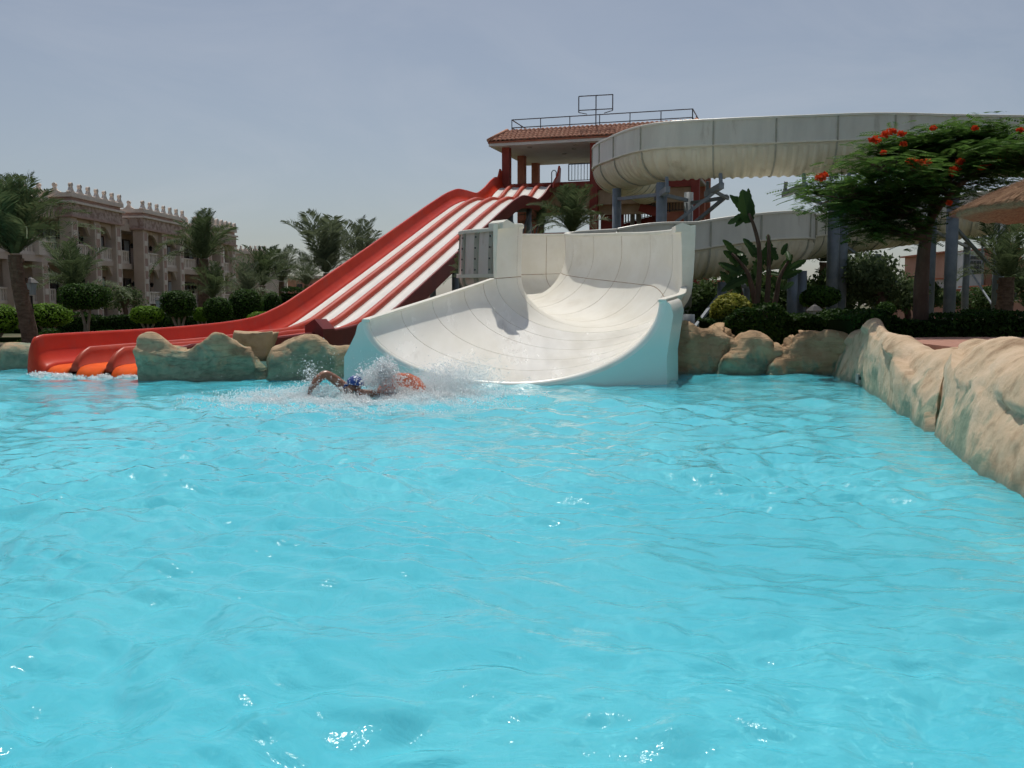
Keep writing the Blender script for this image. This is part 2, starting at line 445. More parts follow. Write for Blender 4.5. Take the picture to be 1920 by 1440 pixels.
# ------------------------------------------------------------------ rocks
def rock_material(name, strata=.35, green=1.0, warm=(.46, .33, .20), warm2=(.58, .43, .28), algae_top=.62):
    m, nt, out = nodes(name); L = nt.links.new
    tc = N(nt, 'ShaderNodeTexCoord')
    n1 = N(nt, 'ShaderNodeTexNoise', Scale=1.6, Detail=7, Roughness=.62); L(tc.outputs['Object'], n1.inputs['Vector'])
    r1 = ramp(nt, n1.outputs[0], [(.3, (.27, .175, .10)), (.45, warm), (.72, warm2)])
    # green-grey algae paint: patches with their own outline, more of them low on the rock
    sep = N(nt, 'ShaderNodeSeparateXYZ'); L(tc.outputs['Object'], sep.inputs[0])
    n2 = N(nt, 'ShaderNodeTexNoise', Scale=1.5, Detail=5, Roughness=.6, Distortion=.4); L(tc.outputs['Object'], n2.inputs['Vector'])
    mr = N(nt, 'ShaderNodeMapRange'); L(sep.outputs[2], mr.inputs[0])
    mr.inputs[1].default_value = 0.0; mr.inputs[2].default_value = algae_top * 2; mr.inputs[3].default_value = .30 * green; mr.inputs[4].default_value = -.22
    ad = N(nt, 'ShaderNodeMath', _operation='ADD'); L(n2.outputs[0], ad.inputs[0]); L(mr.outputs[0], ad.inputs[1])
    r2 = ramp(nt, ad.outputs[0], [(.56, (0, 0, 0)), (.66, (1, 1, 1))])
    n4 = N(nt, 'ShaderNodeTexNoise', Scale=5, Detail=5, Roughness=.6); L(tc.outputs['Object'], n4.inputs['Vector'])
    gcol = ramp(nt, n4.outputs[0], [(.35, (.17, .22, .15)), (.65, (.30, .33, .23))])
    mx = N(nt, 'ShaderNodeMix', _data_type='RGBA'); L(r2.outputs[0], mx.inputs['Factor']); L(r1.outputs[0], mx.inputs[6]); L(gcol.outputs[0], mx.inputs[7])
    # wet dark rim at the waterline
    mw = N(nt, 'ShaderNodeMapRange'); L(sep.outputs[2], mw.inputs[0])
    mw.inputs[1].default_value = .02; mw.inputs[2].default_value = .10; mw.inputs[3].default_value = .75; mw.inputs[4].default_value = 0
    mx2 = N(nt, 'ShaderNodeMix', _data_type='RGBA'); L(mw.outputs[0], mx2.inputs['Factor']); L(mx.outputs[2], mx2.inputs[6]); mx2.inputs[7].default_value = (.16, .21, .16, 1)
    b = N(nt, 'ShaderNodeBsdfPrincipled', Roughness=.85); L(mx2.outputs[2], b.inputs['Base Color'])
    b.inputs['Specular IOR Level'].default_value = .25
    n3 = N(nt, 'ShaderNodeTexNoise', Scale=8, Detail=9, Roughness=.72); L(tc.outputs['Object'], n3.inputs['Vector'])
    bp = N(nt, 'ShaderNodeBump', Strength=.5, Distance=.05); L(n3.outputs[0], bp.inputs['Height'])
    # bedding cracks and pits
    mp5 = N(nt, 'ShaderNodeMapping', Scale=(1.2, 1.2, 5.5)); L(tc.outputs['Object'], mp5.inputs[0])
    n5 = N(nt, 'ShaderNodeTexNoise', Scale=1.3, Detail=7, Roughness=.6, Distortion=.8); L(mp5.outputs[0], n5.inputs['Vector'])
    r5 = ramp(nt, n5.outputs[0], [(.44, (0, 0, 0)), (.5, (1, 1, 1))])
    bp5 = N(nt, 'ShaderNodeBump', Strength=strata, Distance=.10); L(r5.outputs[0], bp5.inputs['Height']); L(bp.outputs[0], bp5.inputs['Normal']); L(bp5.outputs[0], b.inputs['Normal'])
    L(b.outputs[0], out.inputs['Surface'])
    return m
M['rock_green'] = rock_material('green_painted_rock', strata=.5, green=1.2, algae_top=.66)
M['rock_mixed'] = rock_material('mixed_rock', green=1.0, algae_top=.7)
M['rock_sand'] = rock_material('sandstone_rock', strata=.14, green=.62, algae_top=.55, warm=(.54, .40, .265), warm2=(.68, .53, .38))
M['rock_brown'] = rock_material('brown_rock', strata=.5, green=.62, algae_top=.5, warm=(.40, .265, .15), warm2=(.54, .38, .235))
M['rock_green2'] = rock_material('green_faced_rock', strata=.4, green=1.0, algae_top=.55, warm=(.46, .31, .18), warm2=(.58, .42, .26))
M['rock_plain'] = rock_material('plain_sandstone', green=.0, algae_top=.3)

def rock(label, st, m, setback=.9, depth=1.6, nu=110, nv=46, seed=0, amp=.13, strata=0.0, lean=.35, nf=1.0, group=None):
    """st: list of (base_px, base_py, top_px, top_py); the foot stands in the water there, the top lies setback further back"""
    B = []; T = []
    for bx, by, tx, ty in st:
        b = Pz(bx, by, 0.0); B.append(b); T.append(P(tx, ty, b.y + setback))
    B = catmull(B, nu); T = catmull(T, nu)
    rows = []
    off = Vector((seed * 7.3, seed * 3.1, seed * 1.7))
    for i in range(nu):
        b = Vector(B[i]); t = Vector(T[i])
        e = min(i, nu - 1 - i) / (nu - 1)
        edge = min(1.0, (e / .09)) ** .5 if e < .09 else 1.0       # close the ends
        back = Vector(B[i]) + (t - b) * 1.0; dirb = Vector((t.x - b.x, t.y - b.y, 0))
        if dirb.length < 1e-4: dirb = Vector((0, 1, 0))
        dirb.normalize()
        row = []
        h = t.z
        for j in range(nv):
            v = j / (nv - 1)
            if v < .62:                        # face, from under water to the brow
                q = v / .62
                zz = -.45 + (h + .45) * math.sin(q * math.pi / 2) ** .85
                f = (1 - math.cos(q * math.pi / 2)) ** (1.0 + lean)
                p = b + dirb * ((t - b).to_2d().length * f); p.z = zz
            else:                              # over the top and down behind
                q = (v - .62) / .38
                p = t + dirb * (depth * math.sin(q * math.pi / 2)); p.z = h - (h + .2) * (1 - math.cos(q * math.pi / 2)) ** 1.3
            row.append(p)
        if edge < 1:
            c = (b + t) * .5; c.z = 0
            c2 = Vector(B[nu // 2]) - Vector(B[i]); c2.z = 0
            for k, p in enumerate(row):
                zc = p.z
                row[k] = Vector((p.x, p.y, -.45 + (zc + .45) * edge))
        rows.append(row)
    out = []
    for i in range(nu):
        rr = []
        for j in range(nv):
            p = rows[i][j]
            pi = rows[min(i + 1, nu - 1)][j] - rows[max(i - 1, 0)][j]; pj = rows[i][min(j + 1, nv - 1)] - rows[i][max(j - 1, 0)]
            nrm = pi.cross(pj)
            nrm = nrm.normalized() if nrm.length > 1e-9 else Vector((0, 0, 1))
            q = p + off
            sl = Vector((q.x * .8 + q.z * .35, q.y * .8, q.z * 1.1 - q.y * .3))
            d = amp * (noise.fractal(sl * (.75 * nf), 1.35, 2.2, 4) * 1.0)
            rd = noise.ridged_multi_fractal(sl * (.7 * nf) + Vector((9, 2, 4)), 1.2, 2.1, 3, 1.0, 2.0)
            d -= amp * .55 * max(0.0, rd - 1.55)          # creases
            d += amp * .9 * noise.noise(q * .5 + Vector((3, 1, 7)))
            d += .016 * noise.fractal(q * 4.2, 1.0, 2.0, 3)
            if strata:
                d += strata * noise.noise(Vector((q.x * .6, q.y * .6, q.z * 7 + q.x * .8)))
            d += .012 * noise.noise(q * 9)
            rr.append(p - nrm * d if nrm.dot(Vector((0, -1, .5))) < 0 else p + nrm * d)
        out.append(rr)
    mb = MB(); mb.grid(out)
    b0 = Vector(B[nu // 2]); b0.z = 0
    o = mb.build('rock', m, smooth=True, base=b0)
    tag(o, label, 'rock', group); o.cycles.is_caustics_receiver = True
    return o
G_ROCK = 'moulded rocks round the pool edge'
rock('long green-stained rock with two humps, beside the red slide mouth', [(258, 714, 258, 668), (264, 715, 268, 636), (290, 716, 292, 629), (318, 716, 322, 648), (345, 716, 348, 654), (378, 716, 380, 636), (412, 715, 412, 626), (440, 714, 440, 636), (462, 713, 462, 650), (500, 713, 500, 655)], M['rock_green'], setback=.22, depth=.8, seed=1, amp=.13, nf=1.6, strata=.05, nu=150, group=G_ROCK)
rock('rounded green and beige rock touching the white slide mouth', [(494, 713, 496, 668), (515, 713, 518, 648), (545, 713, 547, 634), (580, 712, 580, 631), (606, 712, 606, 642), (625, 712, 624, 651), (668, 711, 668, 651), (684, 711, 684, 655)], M['rock_green'], setback=.3, depth=.9, seed=2, amp=.13, nf=1.6, strata=.02, group=G_ROCK)
rock('low green rock at the far left end of the pool', [(-60, 694, -60, 668), (-10, 693, -10, 662), (8, 693, 10, 646), (35, 692, 36, 646), (66, 692, 66, 650), (90, 692, 90, 655)], M['rock_mixed'], setback=.5, depth=1.0, seed=3, amp=.08, nu=70, group=G_ROCK)
rock('wide brown rock right behind the edge of the white slide mouth', [(1215, 706, 1222, 634), (1240, 704, 1246, 619), (1262, 702, 1262, 617), (1290, 702, 1292, 611), (1318, 701, 1320, 614), (1345, 701, 1350, 608), (1362, 701, 1368, 624), (1380, 702, 1382, 650), (1400, 702, 1400, 668)], M['rock_brown'], setback=.45, depth=1.0, seed=4, amp=.24, nf=2.1, nu=120, group=G_ROCK)
rock('smallest rounded rock with green face, between two taller rocks', [(1330, 703, 1345, 690), (1352, 703, 1362, 664), (1368, 703, 1378, 642), (1392, 703, 1398, 633), (1430, 703, 1432, 630), (1446, 703, 1446, 644), (1458, 703, 1456, 646), (1476, 703, 1470, 668)], M['rock_green2'], setback=.55, depth=.8, seed=15, amp=.2, nf=2.1, nu=110, group=G_ROCK)
rock('dark brown rock in the back corner of the pool with shaded green foot', [(1440, 704, 1452, 676), (1462, 704, 1470, 648), (1478, 704, 1486, 628), (1500, 704, 1506, 622), (1530, 704, 1536, 619), (1562, 705, 1566, 614), (1588, 706, 1592, 622), (1625, 708, 1630, 650)], M['rock_brown'], setback=.5, depth=1.0, seed=6, amp=.24, nf=2.1, nu=120, group=G_ROCK)
rock('peaked sandstone rock on the right pool edge', [(1548, 703, 1556, 684), (1568, 708, 1572, 656), (1592, 718, 1604, 624), (1625, 735, 1641, 602), (1660, 760, 1682, 628), (1698, 788, 1735, 644), (1730, 806, 1790, 652), (1756, 820, 1840, 672)], M['rock_sand'], setback=1.5, depth=1.2, seed=7, amp=.12, lean=.0, nu=150, nv=60, group=G_ROCK)
rock('biggest sandstone rock in the right foreground sloping into the water', [(1708, 796, 1722, 782), (1728, 808, 1756, 716), (1760, 828, 1800, 652), (1800, 853, 1850, 634), (1858, 890, 1905, 638), (1925, 940, 1990, 650), (2050, 1040, 2180, 640), (2250, 1230, 2480, 690)], M['rock_sand'], setback=1.9, depth=1.3, seed=8, amp=.12, lean=.0, nu=200, nv=70, group=G_ROCK)
# sandy block set behind the left rock
def block_rock():
    c = P(470, 655, 19.6); c.z = GZ
    bm = bmesh.new(); bmesh.ops.create_cube(bm, size=1.0)
    bmesh.ops.subdivide_edges(bm, edges=bm.edges, cuts=9, use_grid_fill=True)
    top = P(470, 628, 19.6).z - GZ + .1
    for v in bm.verts:
        x, y, z = v.co
        co = Vector((x * .74, y * .6, (z + .5) * top - .05))
        co.x += .12 * (z + .5) + .1 * x * y
        nn = noise.fractal(co * 2.2 + Vector((5, 3, 9)), 1, 2, 4) * .09
        v.co = co + Vector((x, y, z)).normalized() * nn
    me = bpy.data.meshes.new('rock'); bm.to_mesh(me); bm.free(); me.materials.append(M['rock_plain'])
    me.polygons.foreach_set('use_smooth', np.ones(len(me.polygons), dtype=bool))
    o = bpy.data.objects.new('rock', me); COL.objects.link(o); o.location = c
    tag(o, 'small sandy block of rock behind the long green-stained rock', 'rock', G_ROCK)
block_rock()

# ------------------------------------------------------------------ red lane slide
KS = .25; _n = math.hypot(1, KS)
D = Vector((KS / _n, 1 / _n, 0)); R = Vector((1 / _n, -KS / _n, 0))
_l = Pz(60, 703); SM = Vector((_l.x, _l.y, 0)) + R * 1.75
KN = [(0, -.12), (.07, .06), (.20, .17), (.45, .215), (1.2, .225), (4, .25), (7, .33), (9, .46), (10.8, .80), (12.4, 1.27), (14, 1.78), (17.3, 2.84), (22, 4.38), (26.2, 5.75), (28.6, 6.46), (30.2, 6.78), (31.6, 6.86), (33.2, 6.92), (34.8, 7.35), (36.4, 8.0), (37.6, 8.34), (39.4, 8.42)]
def floor_z(s):
    xs = [k[0] for k in KN]; zs = [k[1] for k in KN]
    i = max(0, min(len(xs) - 2, int(np.searchsorted(xs, s)) - 1))
    def sl(k):
        if k == 0: return (zs[1] - zs[0]) / (xs[1] - xs[0])
        if k == len(xs) - 1: return (zs[-1] - zs[-2]) / (xs[-1] - xs[-2])
        a = (zs[k] - zs[k - 1]) / (xs[k] - xs[k - 1]); b = (zs[k + 1] - zs[k]) / (xs[k + 1] - xs[k])
        return 0 if a * b <= 0 else 2 * a * b / (a + b)
    h = xs[i + 1] - xs[i]; t = (s - xs[i]) / h; m0, m1 = sl(i) * h, sl(i + 1) * h
    return (2 * t ** 3 - 3 * t * t + 1) * zs[i] + (t ** 3 - 2 * t * t + t) * m0 + (-2 * t ** 3 + 3 * t * t) * zs[i + 1] + (t ** 3 - t * t) * m1
def sp(s, off, dz): 
    p = SM + D * s + R * off; p.z = floor_z(s) + dz; return p
def srange(a, b, step=.35):
    n = max(2, int((b - a) / step) + 1); return [a + (b - a) * i / (n - 1) for i in range(n)]
LANES = [-1.245, -.415, .415, 1.245]
slide = thing('lane_slide', 'red four-lane racing slide with white lanes coming down from the tower', 'water slide', (SM.x, SM.y, 0))
def lane_profile(c, w=.30, sag=.05):
    return [(c - w + 2 * w * k / 6, -sag * (1 - (2 * k / 6 - 1) ** 2)) for k in range(7)]
for c in LANES:
    for name, a, b, m in (('runout_lane', 0.0, 10.6, M['orange']), ('lane_surface', 10.6, 39.0, M['lane'])):
        rows = []
        for s in ([0, .03, .07, .12, .2, .3, .45] + srange(.6, b) if a == 0 else srange(a, b)):
            pr = lane_profile(c); rows.append([sp(s, o_, z) for o_, z in pr] + [sp(s, o_, z - .06) for o_, z in reversed(pr)])
        mb = MB(); mb.grid(rows, True); mb.f.append(tuple(range(13, -1, -1))); mb.build(name, m, slide, True)
def divider(c, m, a=0.15, b=39.0):
    rows = []
    for s in [a + .47 * k / 8 for k in range(8)] + srange(a + .47, b):
        run = min(1, max(0, (11 - s) / 3))
        h = .16 + .20 * run; w = .115 - .045 * run
        if s < .62: h *= max(.05, (s - a) / (.62 - a)) ** .45
        foot = .125
        pr = [(-foot, -.07), (-foot, -.012), (-w - .01, .05 * (1 - run)), (-w, h * .7), (-w * .6, h * .94), (0, h), (w * .6, h * .94), (w, h * .7), (w + .01, .05 * (1 - run)), (foot, -.012), (foot, -.07)]
        rows.append([sp(s, c + x, z) for x, z in pr])
    mb = MB(); mb.grid(rows, True); mb.f.append(tuple(range(10, -1, -1))); mb.build('lane_divider', m, slide, True)
for c in (-.83, 0, .83): divider(c, M['redfade'])
# left wall: tall, curved inner face
rows = []
for s in [0, .02, .05, .09, .14, .18, .22] + srange(.4, 39.0):
    h = .62 if s < 34 else .62
    e = 1.0 if s > .22 else max(.3, (.45 + .55 * math.sqrt(max(0.0, 1 - (1 - s / .22) ** 2))))
    pr = [(.085, -.10), (.085, 0.0), (.02, .035), (-.10, .13), (-.17, .30), (-.20, h * .9), (-.215, h - .012), (-.245, h), (-.29, h - .01), (-.31, h - .06), (-.30, -.35)]
    rows.append([sp(s, -1.545 + .0 + x, (z * e if z > .2 else z)) for x, z in pr])
mb = MB(); mb.grid(rows, True); mb.f.append(tuple(range(10, -1, -1))); mb.f.append(tuple((len(rows) - 1) * 11 + k for k in range(11)))
mb.build('side_wall', M['red'], slide, True)
# right wall: low beside the steep lanes, taller along the run-out, coloured dark for its shaded outer face
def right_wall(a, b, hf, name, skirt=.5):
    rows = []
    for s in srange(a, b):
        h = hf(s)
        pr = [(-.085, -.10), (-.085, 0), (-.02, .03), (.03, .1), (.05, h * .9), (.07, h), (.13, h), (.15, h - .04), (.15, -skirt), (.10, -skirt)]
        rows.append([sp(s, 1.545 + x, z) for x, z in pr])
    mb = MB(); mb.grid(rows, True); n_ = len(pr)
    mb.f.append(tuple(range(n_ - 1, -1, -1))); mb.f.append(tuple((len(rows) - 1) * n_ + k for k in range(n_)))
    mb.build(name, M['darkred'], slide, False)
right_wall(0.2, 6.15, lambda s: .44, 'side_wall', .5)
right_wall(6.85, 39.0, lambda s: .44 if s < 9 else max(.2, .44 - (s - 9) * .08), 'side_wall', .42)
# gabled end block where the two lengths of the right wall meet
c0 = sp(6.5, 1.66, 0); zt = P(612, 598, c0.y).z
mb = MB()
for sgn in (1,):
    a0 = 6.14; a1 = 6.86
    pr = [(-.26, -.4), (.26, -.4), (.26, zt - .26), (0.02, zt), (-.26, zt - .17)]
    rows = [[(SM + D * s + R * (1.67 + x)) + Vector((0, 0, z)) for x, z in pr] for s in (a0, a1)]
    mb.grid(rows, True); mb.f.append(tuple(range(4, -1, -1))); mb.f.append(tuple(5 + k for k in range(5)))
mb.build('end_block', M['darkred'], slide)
# belly and cross beams under the steep part, start tub, legs
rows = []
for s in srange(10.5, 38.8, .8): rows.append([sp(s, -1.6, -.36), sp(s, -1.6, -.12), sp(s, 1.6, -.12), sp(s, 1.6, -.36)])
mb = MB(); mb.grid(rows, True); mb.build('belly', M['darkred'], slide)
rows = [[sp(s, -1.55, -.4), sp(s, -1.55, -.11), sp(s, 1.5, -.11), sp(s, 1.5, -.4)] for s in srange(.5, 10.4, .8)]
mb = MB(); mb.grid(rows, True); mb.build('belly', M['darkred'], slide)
for off, s0, h1 in ((-1.84, 36.6, 1.0), (1.74, 36.6, 1.05)):
    pr = [(0, .05), (2.0, .05), (2.2, h1 * 1.0), (1.85, h1 * 1.15), (1.3, h1 * .55), (.3, .30)]
    poly = [sp(s0 + x, off, 0) + Vector((0, 0, z + (floor_z(s0 + 1) - floor_z(s0 + x)) * (0))) for x, z in pr]
    mb = MB(); mb.prism(poly, R * .1); mb.build('start_fin', M['redfade'], slide)
for s in (14.5, 19.5, 24.5, 28.5, 32.5, 35.8):
    for off in (-1.3, 1.35):
        p = sp(s, off, -.3); mb = MB(); mb.tube([(p.x, p.y, GZ), (p.x, p.y, p.z)], .14, 10); mb.build('support_column', M['steel'], slide, True)
    a = sp(s, -1.5, -.42); b = sp(s, 1.5, -.42); mb = MB(); mb.beam(a, b, .18, .2); mb.build('cross_beam', M['steel'], slide)
for s0, s1 in ((28.5, 32.5), (32.5, 35.8)):
    a = sp(s0, 1.35, -.6); b = sp(s1, 1.35, 0); b.z = 3.2; mb = MB(); mb.beam(a, b, .07); mb.build('brace', M['steel'], slide)
    a = sp(s1, 1.35, -.6); b = sp(s0, 1.35, 0); b.z = 3.2; mb = MB(); mb.beam(a, b, .07); mb.build('brace', M['steel'], slide)
# ------------------------------------------------------------------ white raft slide: exit chute, banked bend, flumes
ws = thing('raft_slide', 'big cream-white fibreglass slide winding down to a wide splash mouth', 'water slide', (0, 17.2, 0))
def ell(Lp, Rp, fz, phi, out=0.0, ext=0.0):
    """point across a trough section: phi -90..90 the bowl, 90..150 the upright wall of height ext above it"""
    deg = math.degrees(phi); sg = 1 if deg >= 0 else -1; over = max(0.0, abs(deg) - 90) / 60
    ph = phi if over == 0 else sg * math.pi / 2
    s = math.sin(ph); cph = math.cos(ph)
    p = Lp.lerp(Rp, (s + 1) * .5)
    if isinstance(ext, tuple): ext = ext[0] if sg < 0 else ext[1]
    rim = (Lp.z if s < 0 else Rp.z) - ext
    ax = (Rp - Lp); ax.z = 0; hw = ax.length * .5; ax.normalize()
    p.z = fz + (rim - fz) * (1 - cph) + over * ext
    p = p - ax * (sg * .03 * ext * over * over)
    if out:
        if over > 0: nx, nz = sg, .2 * over
        else: nx, nz = s / max(hw, .1), -cph / max(rim - fz, .1)
        l = math.hypot(nx, nz); p = p + (ax * nx + Vector((0, 0, nz))) * (out / l)
    return p
def trough_panels(parent, Ls, Rs, fz, cuts, splits, m_in, m_out, thick=.06, nph=40, sub=5, gap=.009, name='panel', seam=True, ext=0.0):
    """Ls,Rs,fz: dense arrays along the trough; cuts: indices where panels meet; splits: phi where panels meet"""
    E_ = (lambda i: ext[i]) if isinstance(ext, list) else (lambda i: ext)
    for ci in range(len(cuts) - 1):
        i0, i1 = cuts[ci], cuts[ci + 1]
        for si in range(len(splits) - 1):
            p0, p1 = math.radians(splits[si]), math.radians(splits[si + 1])
            n = max(4, int(nph * (p1 - p0) / math.pi))
            ph = [p0 + (p1 - p0) * k / n for k in range(n + 1)]
            gi = gap
            rin = []; rout = []
            for i in range(i0, i1 + 1):
                rin.append([ell(Ls[i], Rs[i], fz[i], q, 0, E_(i)) for q in ph]); rout.append([ell(Ls[i], Rs[i], fz[i], q, thick, E_(i)) for q in ph])
            # pull panel borders in to leave the joint open
            def shrink(rows):
                if len(rows) > 1:
                    for k in range(len(ph)):
                        d = (rows[1][k] - rows[0][k]); rows[0][k] = rows[0][k] + d.normalized() * gi if d.length > gi * 2 else rows[0][k]
                        d = (rows[-2][k] - rows[-1][k]); rows[-1][k] = rows[-1][k] + d.normalized() * gi if d.length > gi * 2 else rows[-1][k]
                for r in rows:
                    if si > 0: d = r[1] - r[0]; r[0] = r[0] + d.normalized() * gi
                    if si < len(splits) - 2: d = r[-2] - r[-1]; r[-1] = r[-1] + d.normalized() * gi
            shrink(rin); shrink(rout)
            mb = MB(); mb.grid(rin); nin_ = len(mb.f); mb.grid([list(reversed(r)) for r in rout]); nout_ = len(mb.f)
            for e in (0, -1):
                mb.grid([[a[e], b[e]] for a, b in zip(rin, rout)]); mb.grid([[a, b] for a, b in zip(rin[e], rout[e])])
            o = mb.build(name, [m_in, m_out], parent, True)
            mi = np.zeros(len(o.data.polygons), dtype=np.int32); mi[nin_:nout_] = 1
            o.data.polygons.foreach_set('material_index', mi)
            if seam:
                # mastic strip in the joint at the start of this panel
                if ci > 0:
                    ra = [[ell(Ls[i0], Rs[i0], fz[i0], q, .006, E_(i0)) + (Ls[i0 + 1] - Ls[i0]).normalized() * w for q in ph] for w in (-.014, .014)]
                    mb = MB(); mb.grid(ra); mb.build('seam', M['rust'], o, True)
                if si > 0:
                    ra = [[ell(Ls[i], Rs[i], fz[i], p0 + w, .006, E_(i)) for i in range(i0, i1 + 1)] for w in (-.006, .006)]
                    mb = MB(); mb.grid(ra); mb.build('seam', M['rust'], o, True)
def vecs(A): return [Vector(a) for a in A]
# --- exit chute from the mouth back to the bend
NS = 26
SL = vecs(catmull([P(692, 600, 17.35), P(790, 569, 19.4), P(885, 538, 21.6), Vector((-.38, 22.5, 3.3 - 1.22))], NS))
SR = vecs(catmull([P(1236, 563, 17.1), P(1254, 558, 18.6), P(1274, 551, 20.2), Vector((3.95, 21.95, 3.17 - 1.3))], NS))
SF = [.05 + .75 * (i / (NS - 1)) ** 1.1 for i in range(NS)]
trough_panels(ws, SL, SR, SF, [0, 5, 10, 15, 20, 25], [-90, 90], M['white_wet'], M['white_out'], name='chute_panel', nph=56)
# --- tall banked bend and hairpin behind it
BL = [(-.38, 22.5, 3.3), (.18, 23.1, 3.36), (.12, 24.1, 3.38), (-.62, 25.0, 3.4), (-1.34, 26.1, 3.42), (-1.3, 27.9, 3.5), (-.3, 29.6, 3.6), (1.4, 30.7, 3.68), (3.2, 31.1, 3.75)]
BR = [(3.95, 21.95, 3.17), (3.85, 23.1, 3.21), (3.45, 24.4, 3.26), (2.85, 25.7, 3.34), (2.2, 26.8, 3.4), (1.72, 27.7, 3.46), (1.62, 28.5, 3.55), (2.1, 29.05, 3.65), (3.2, 29.15, 3.72)]
BF = [(.80,), (.92,), (1.06,), (1.22,), (1.4,), (1.58,), (1.75,), (1.9,), (2.0,)]
NB = 49
def _ss(t): t = min(1.0, max(0.0, t)); return t * t * (3 - 2 * t)
EXTS = [(1.22, 1.3 - .85 * _ss(i / 9)) for i in range(NB)]
BL = vecs(catmull(BL, NB)); BR = vecs(catmull(BR, NB)); BF = [x[0] for x in catmull(BF, NB)]
trough_panels(ws, BL, BR, BF, [0, 5, 11, 17, 23, 29, 35, 41, 48], [-150, -90, 62, 150], M['white'], M['drum'], name='bend_panel', nph=40, ext=EXTS)
# rims
def rim(pts, m, w=.13, h=.07, name='rim', out=None):
    rows = []
    for i, p in enumerate(pts):
        d = (pts[min(i + 1, len(pts) - 1)] - pts[max(i - 1, 0)]); d.z = 0; d.normalize(); x = Vector((d.y, -d.x, 0))
        if out == 'L': x = -x
        rows.append([p + x * a + Vector((0, 0, b)) for a, b in ((-.03, -.02), (-.03, h * .7), (-.01, h), (w - .02, h), (w, h * .7), (w, -.03))])
    mb = MB(); mb.grid(rows, True); n_ = 6; mb.f.append(tuple(range(5, -1, -1))); mb.f.append(tuple((len(rows) - 1) * 6 + k for k in range(6)))
    return mb.build(name, m, ws)
def rim_in(sgn): return [ell(BL[i], BR[i], BF[i], math.radians(150 * sgn), 0, EXTS[i]) for i in range(NB)]
rim(rim_in(-1), M['cream'], out='L'); rim(rim_in(1), M['cream'])
yl = Vector((0, -.10, -.015))
rim([SL[0] + yl] + SL[:-1], M['cream'], .12, .03, out='L'); rim([SR[0] + yl] + SR[:-1], M['cream'], .12, .03)
# end flange of the tall bend: the broad cut edges either side of the chute
def end_flange(sign, w, t, p_from, m, i=0, lift=.06):
    ph = [math.radians(sign * (p_from + (150 - p_from) * k / 14)) for k in range(15)]
    inn = [ell(BL[i], BR[i], BF[i], q, -.015, EXTS[i]) for q in ph]; out = [ell(BL[i], BR[i], BF[i], q, w * (.55 + .45 * k / 14), EXTS[i]) for k, q in enumerate(ph)]
    inn[-1].z += lift; out[-1].z += lift; 
    ax = Vector((0, -1, 0)); poly = inn + out[::-1]
    mb = MB()
    rows = [[p + ax * a for p in poly] for a in (-.02, t)]
    n_ = len(poly); V = rows[0] + rows[1]
    Fa = [(k, (k + 1) % n_, n_ + (k + 1) % n_, n_ + k) for k in range(n_)]
    for r_ in (0, 1):
        for k in range(14):
            a_, b_, c_, d_ = k, k + 1, n_ - 2 - k, n_ - 1 - k
            Fa.append(tuple(r_ * n_ + q for q in (a_, b_, c_, d_)))
    mb.add(V, Fa); mb.build('end_flange', m, ws)
end_flange(1, .32, .10, 58, M['cream']); end_flange(-1, .10, .06, 92, M['cream'])
# peaked cap on the tall right edge and on the fin
for p, w in ((BR[0] + Vector((-.13, 0, 0)), .36), (BL[0] + Vector((.13, 0, 0)), .30)):
    mb = MB(); x = Vector((1, 0, 0)) if p.x > 2 else Vector((.62, .5, 0)).normalized()
    y = Vector((-x.y, x.x, 0))
    prof = [(-.06, -.05), (-.05, .10), (w * .25, .17), (w, .08), (w, -.01)]
    mb.prism([p + x * a + Vector((0, 0, b)) - y * .12 for a, b in prof], y * .55)
    mb.build('rim_cap', M['cream'], ws)
# ribs and ledge on the outside of the bend
for i in (14, 17, 20, 23, 27):
    ra = []
    d = (BL[i + 1] - BL[i - 1]).normalized()
    for o_, w in ((.06, -.07), (.10, -.07), (.10, .07), (.06, .07)):
        ra.append([ell(BL[i], BR[i], BF[i], math.radians(q), o_, EXTS[i]) + d * w for q in range(-150, -69, 5)])
    mb = MB(); mb.grid(ra); mb.build('flange', M['flange'], ws)
    for q in (-142, -128, -114, -100):
        mb = MB(); c = ell(BL[i], BR[i], BF[i], math.radians(q), .11, EXTS[i]); mb.lathe(c, [(0, -.02), (.022, -.02), (.022, .02), (0, .02)], 6); mb.build('bolt', M['iron'], ws)
rows = []
for i in range(9, 30):
    c = ell(BL[i], BR[i], BF[i], math.radians(-92), .06, EXTS[i]); d = (BL[i + 1] - BL[i - 1]); d.z = 0; d.normalize(); x = Vector((-d.y, d.x, 0))
    rows.append([c + x * a + Vector((0, 0, b)) for a, b in ((-.04, .05), (.09, .05), (.09, -.05), (-.04, -.05))])
mb = MB(); mb.grid(rows, True); mb.build('ledge', M['cream'], ws)
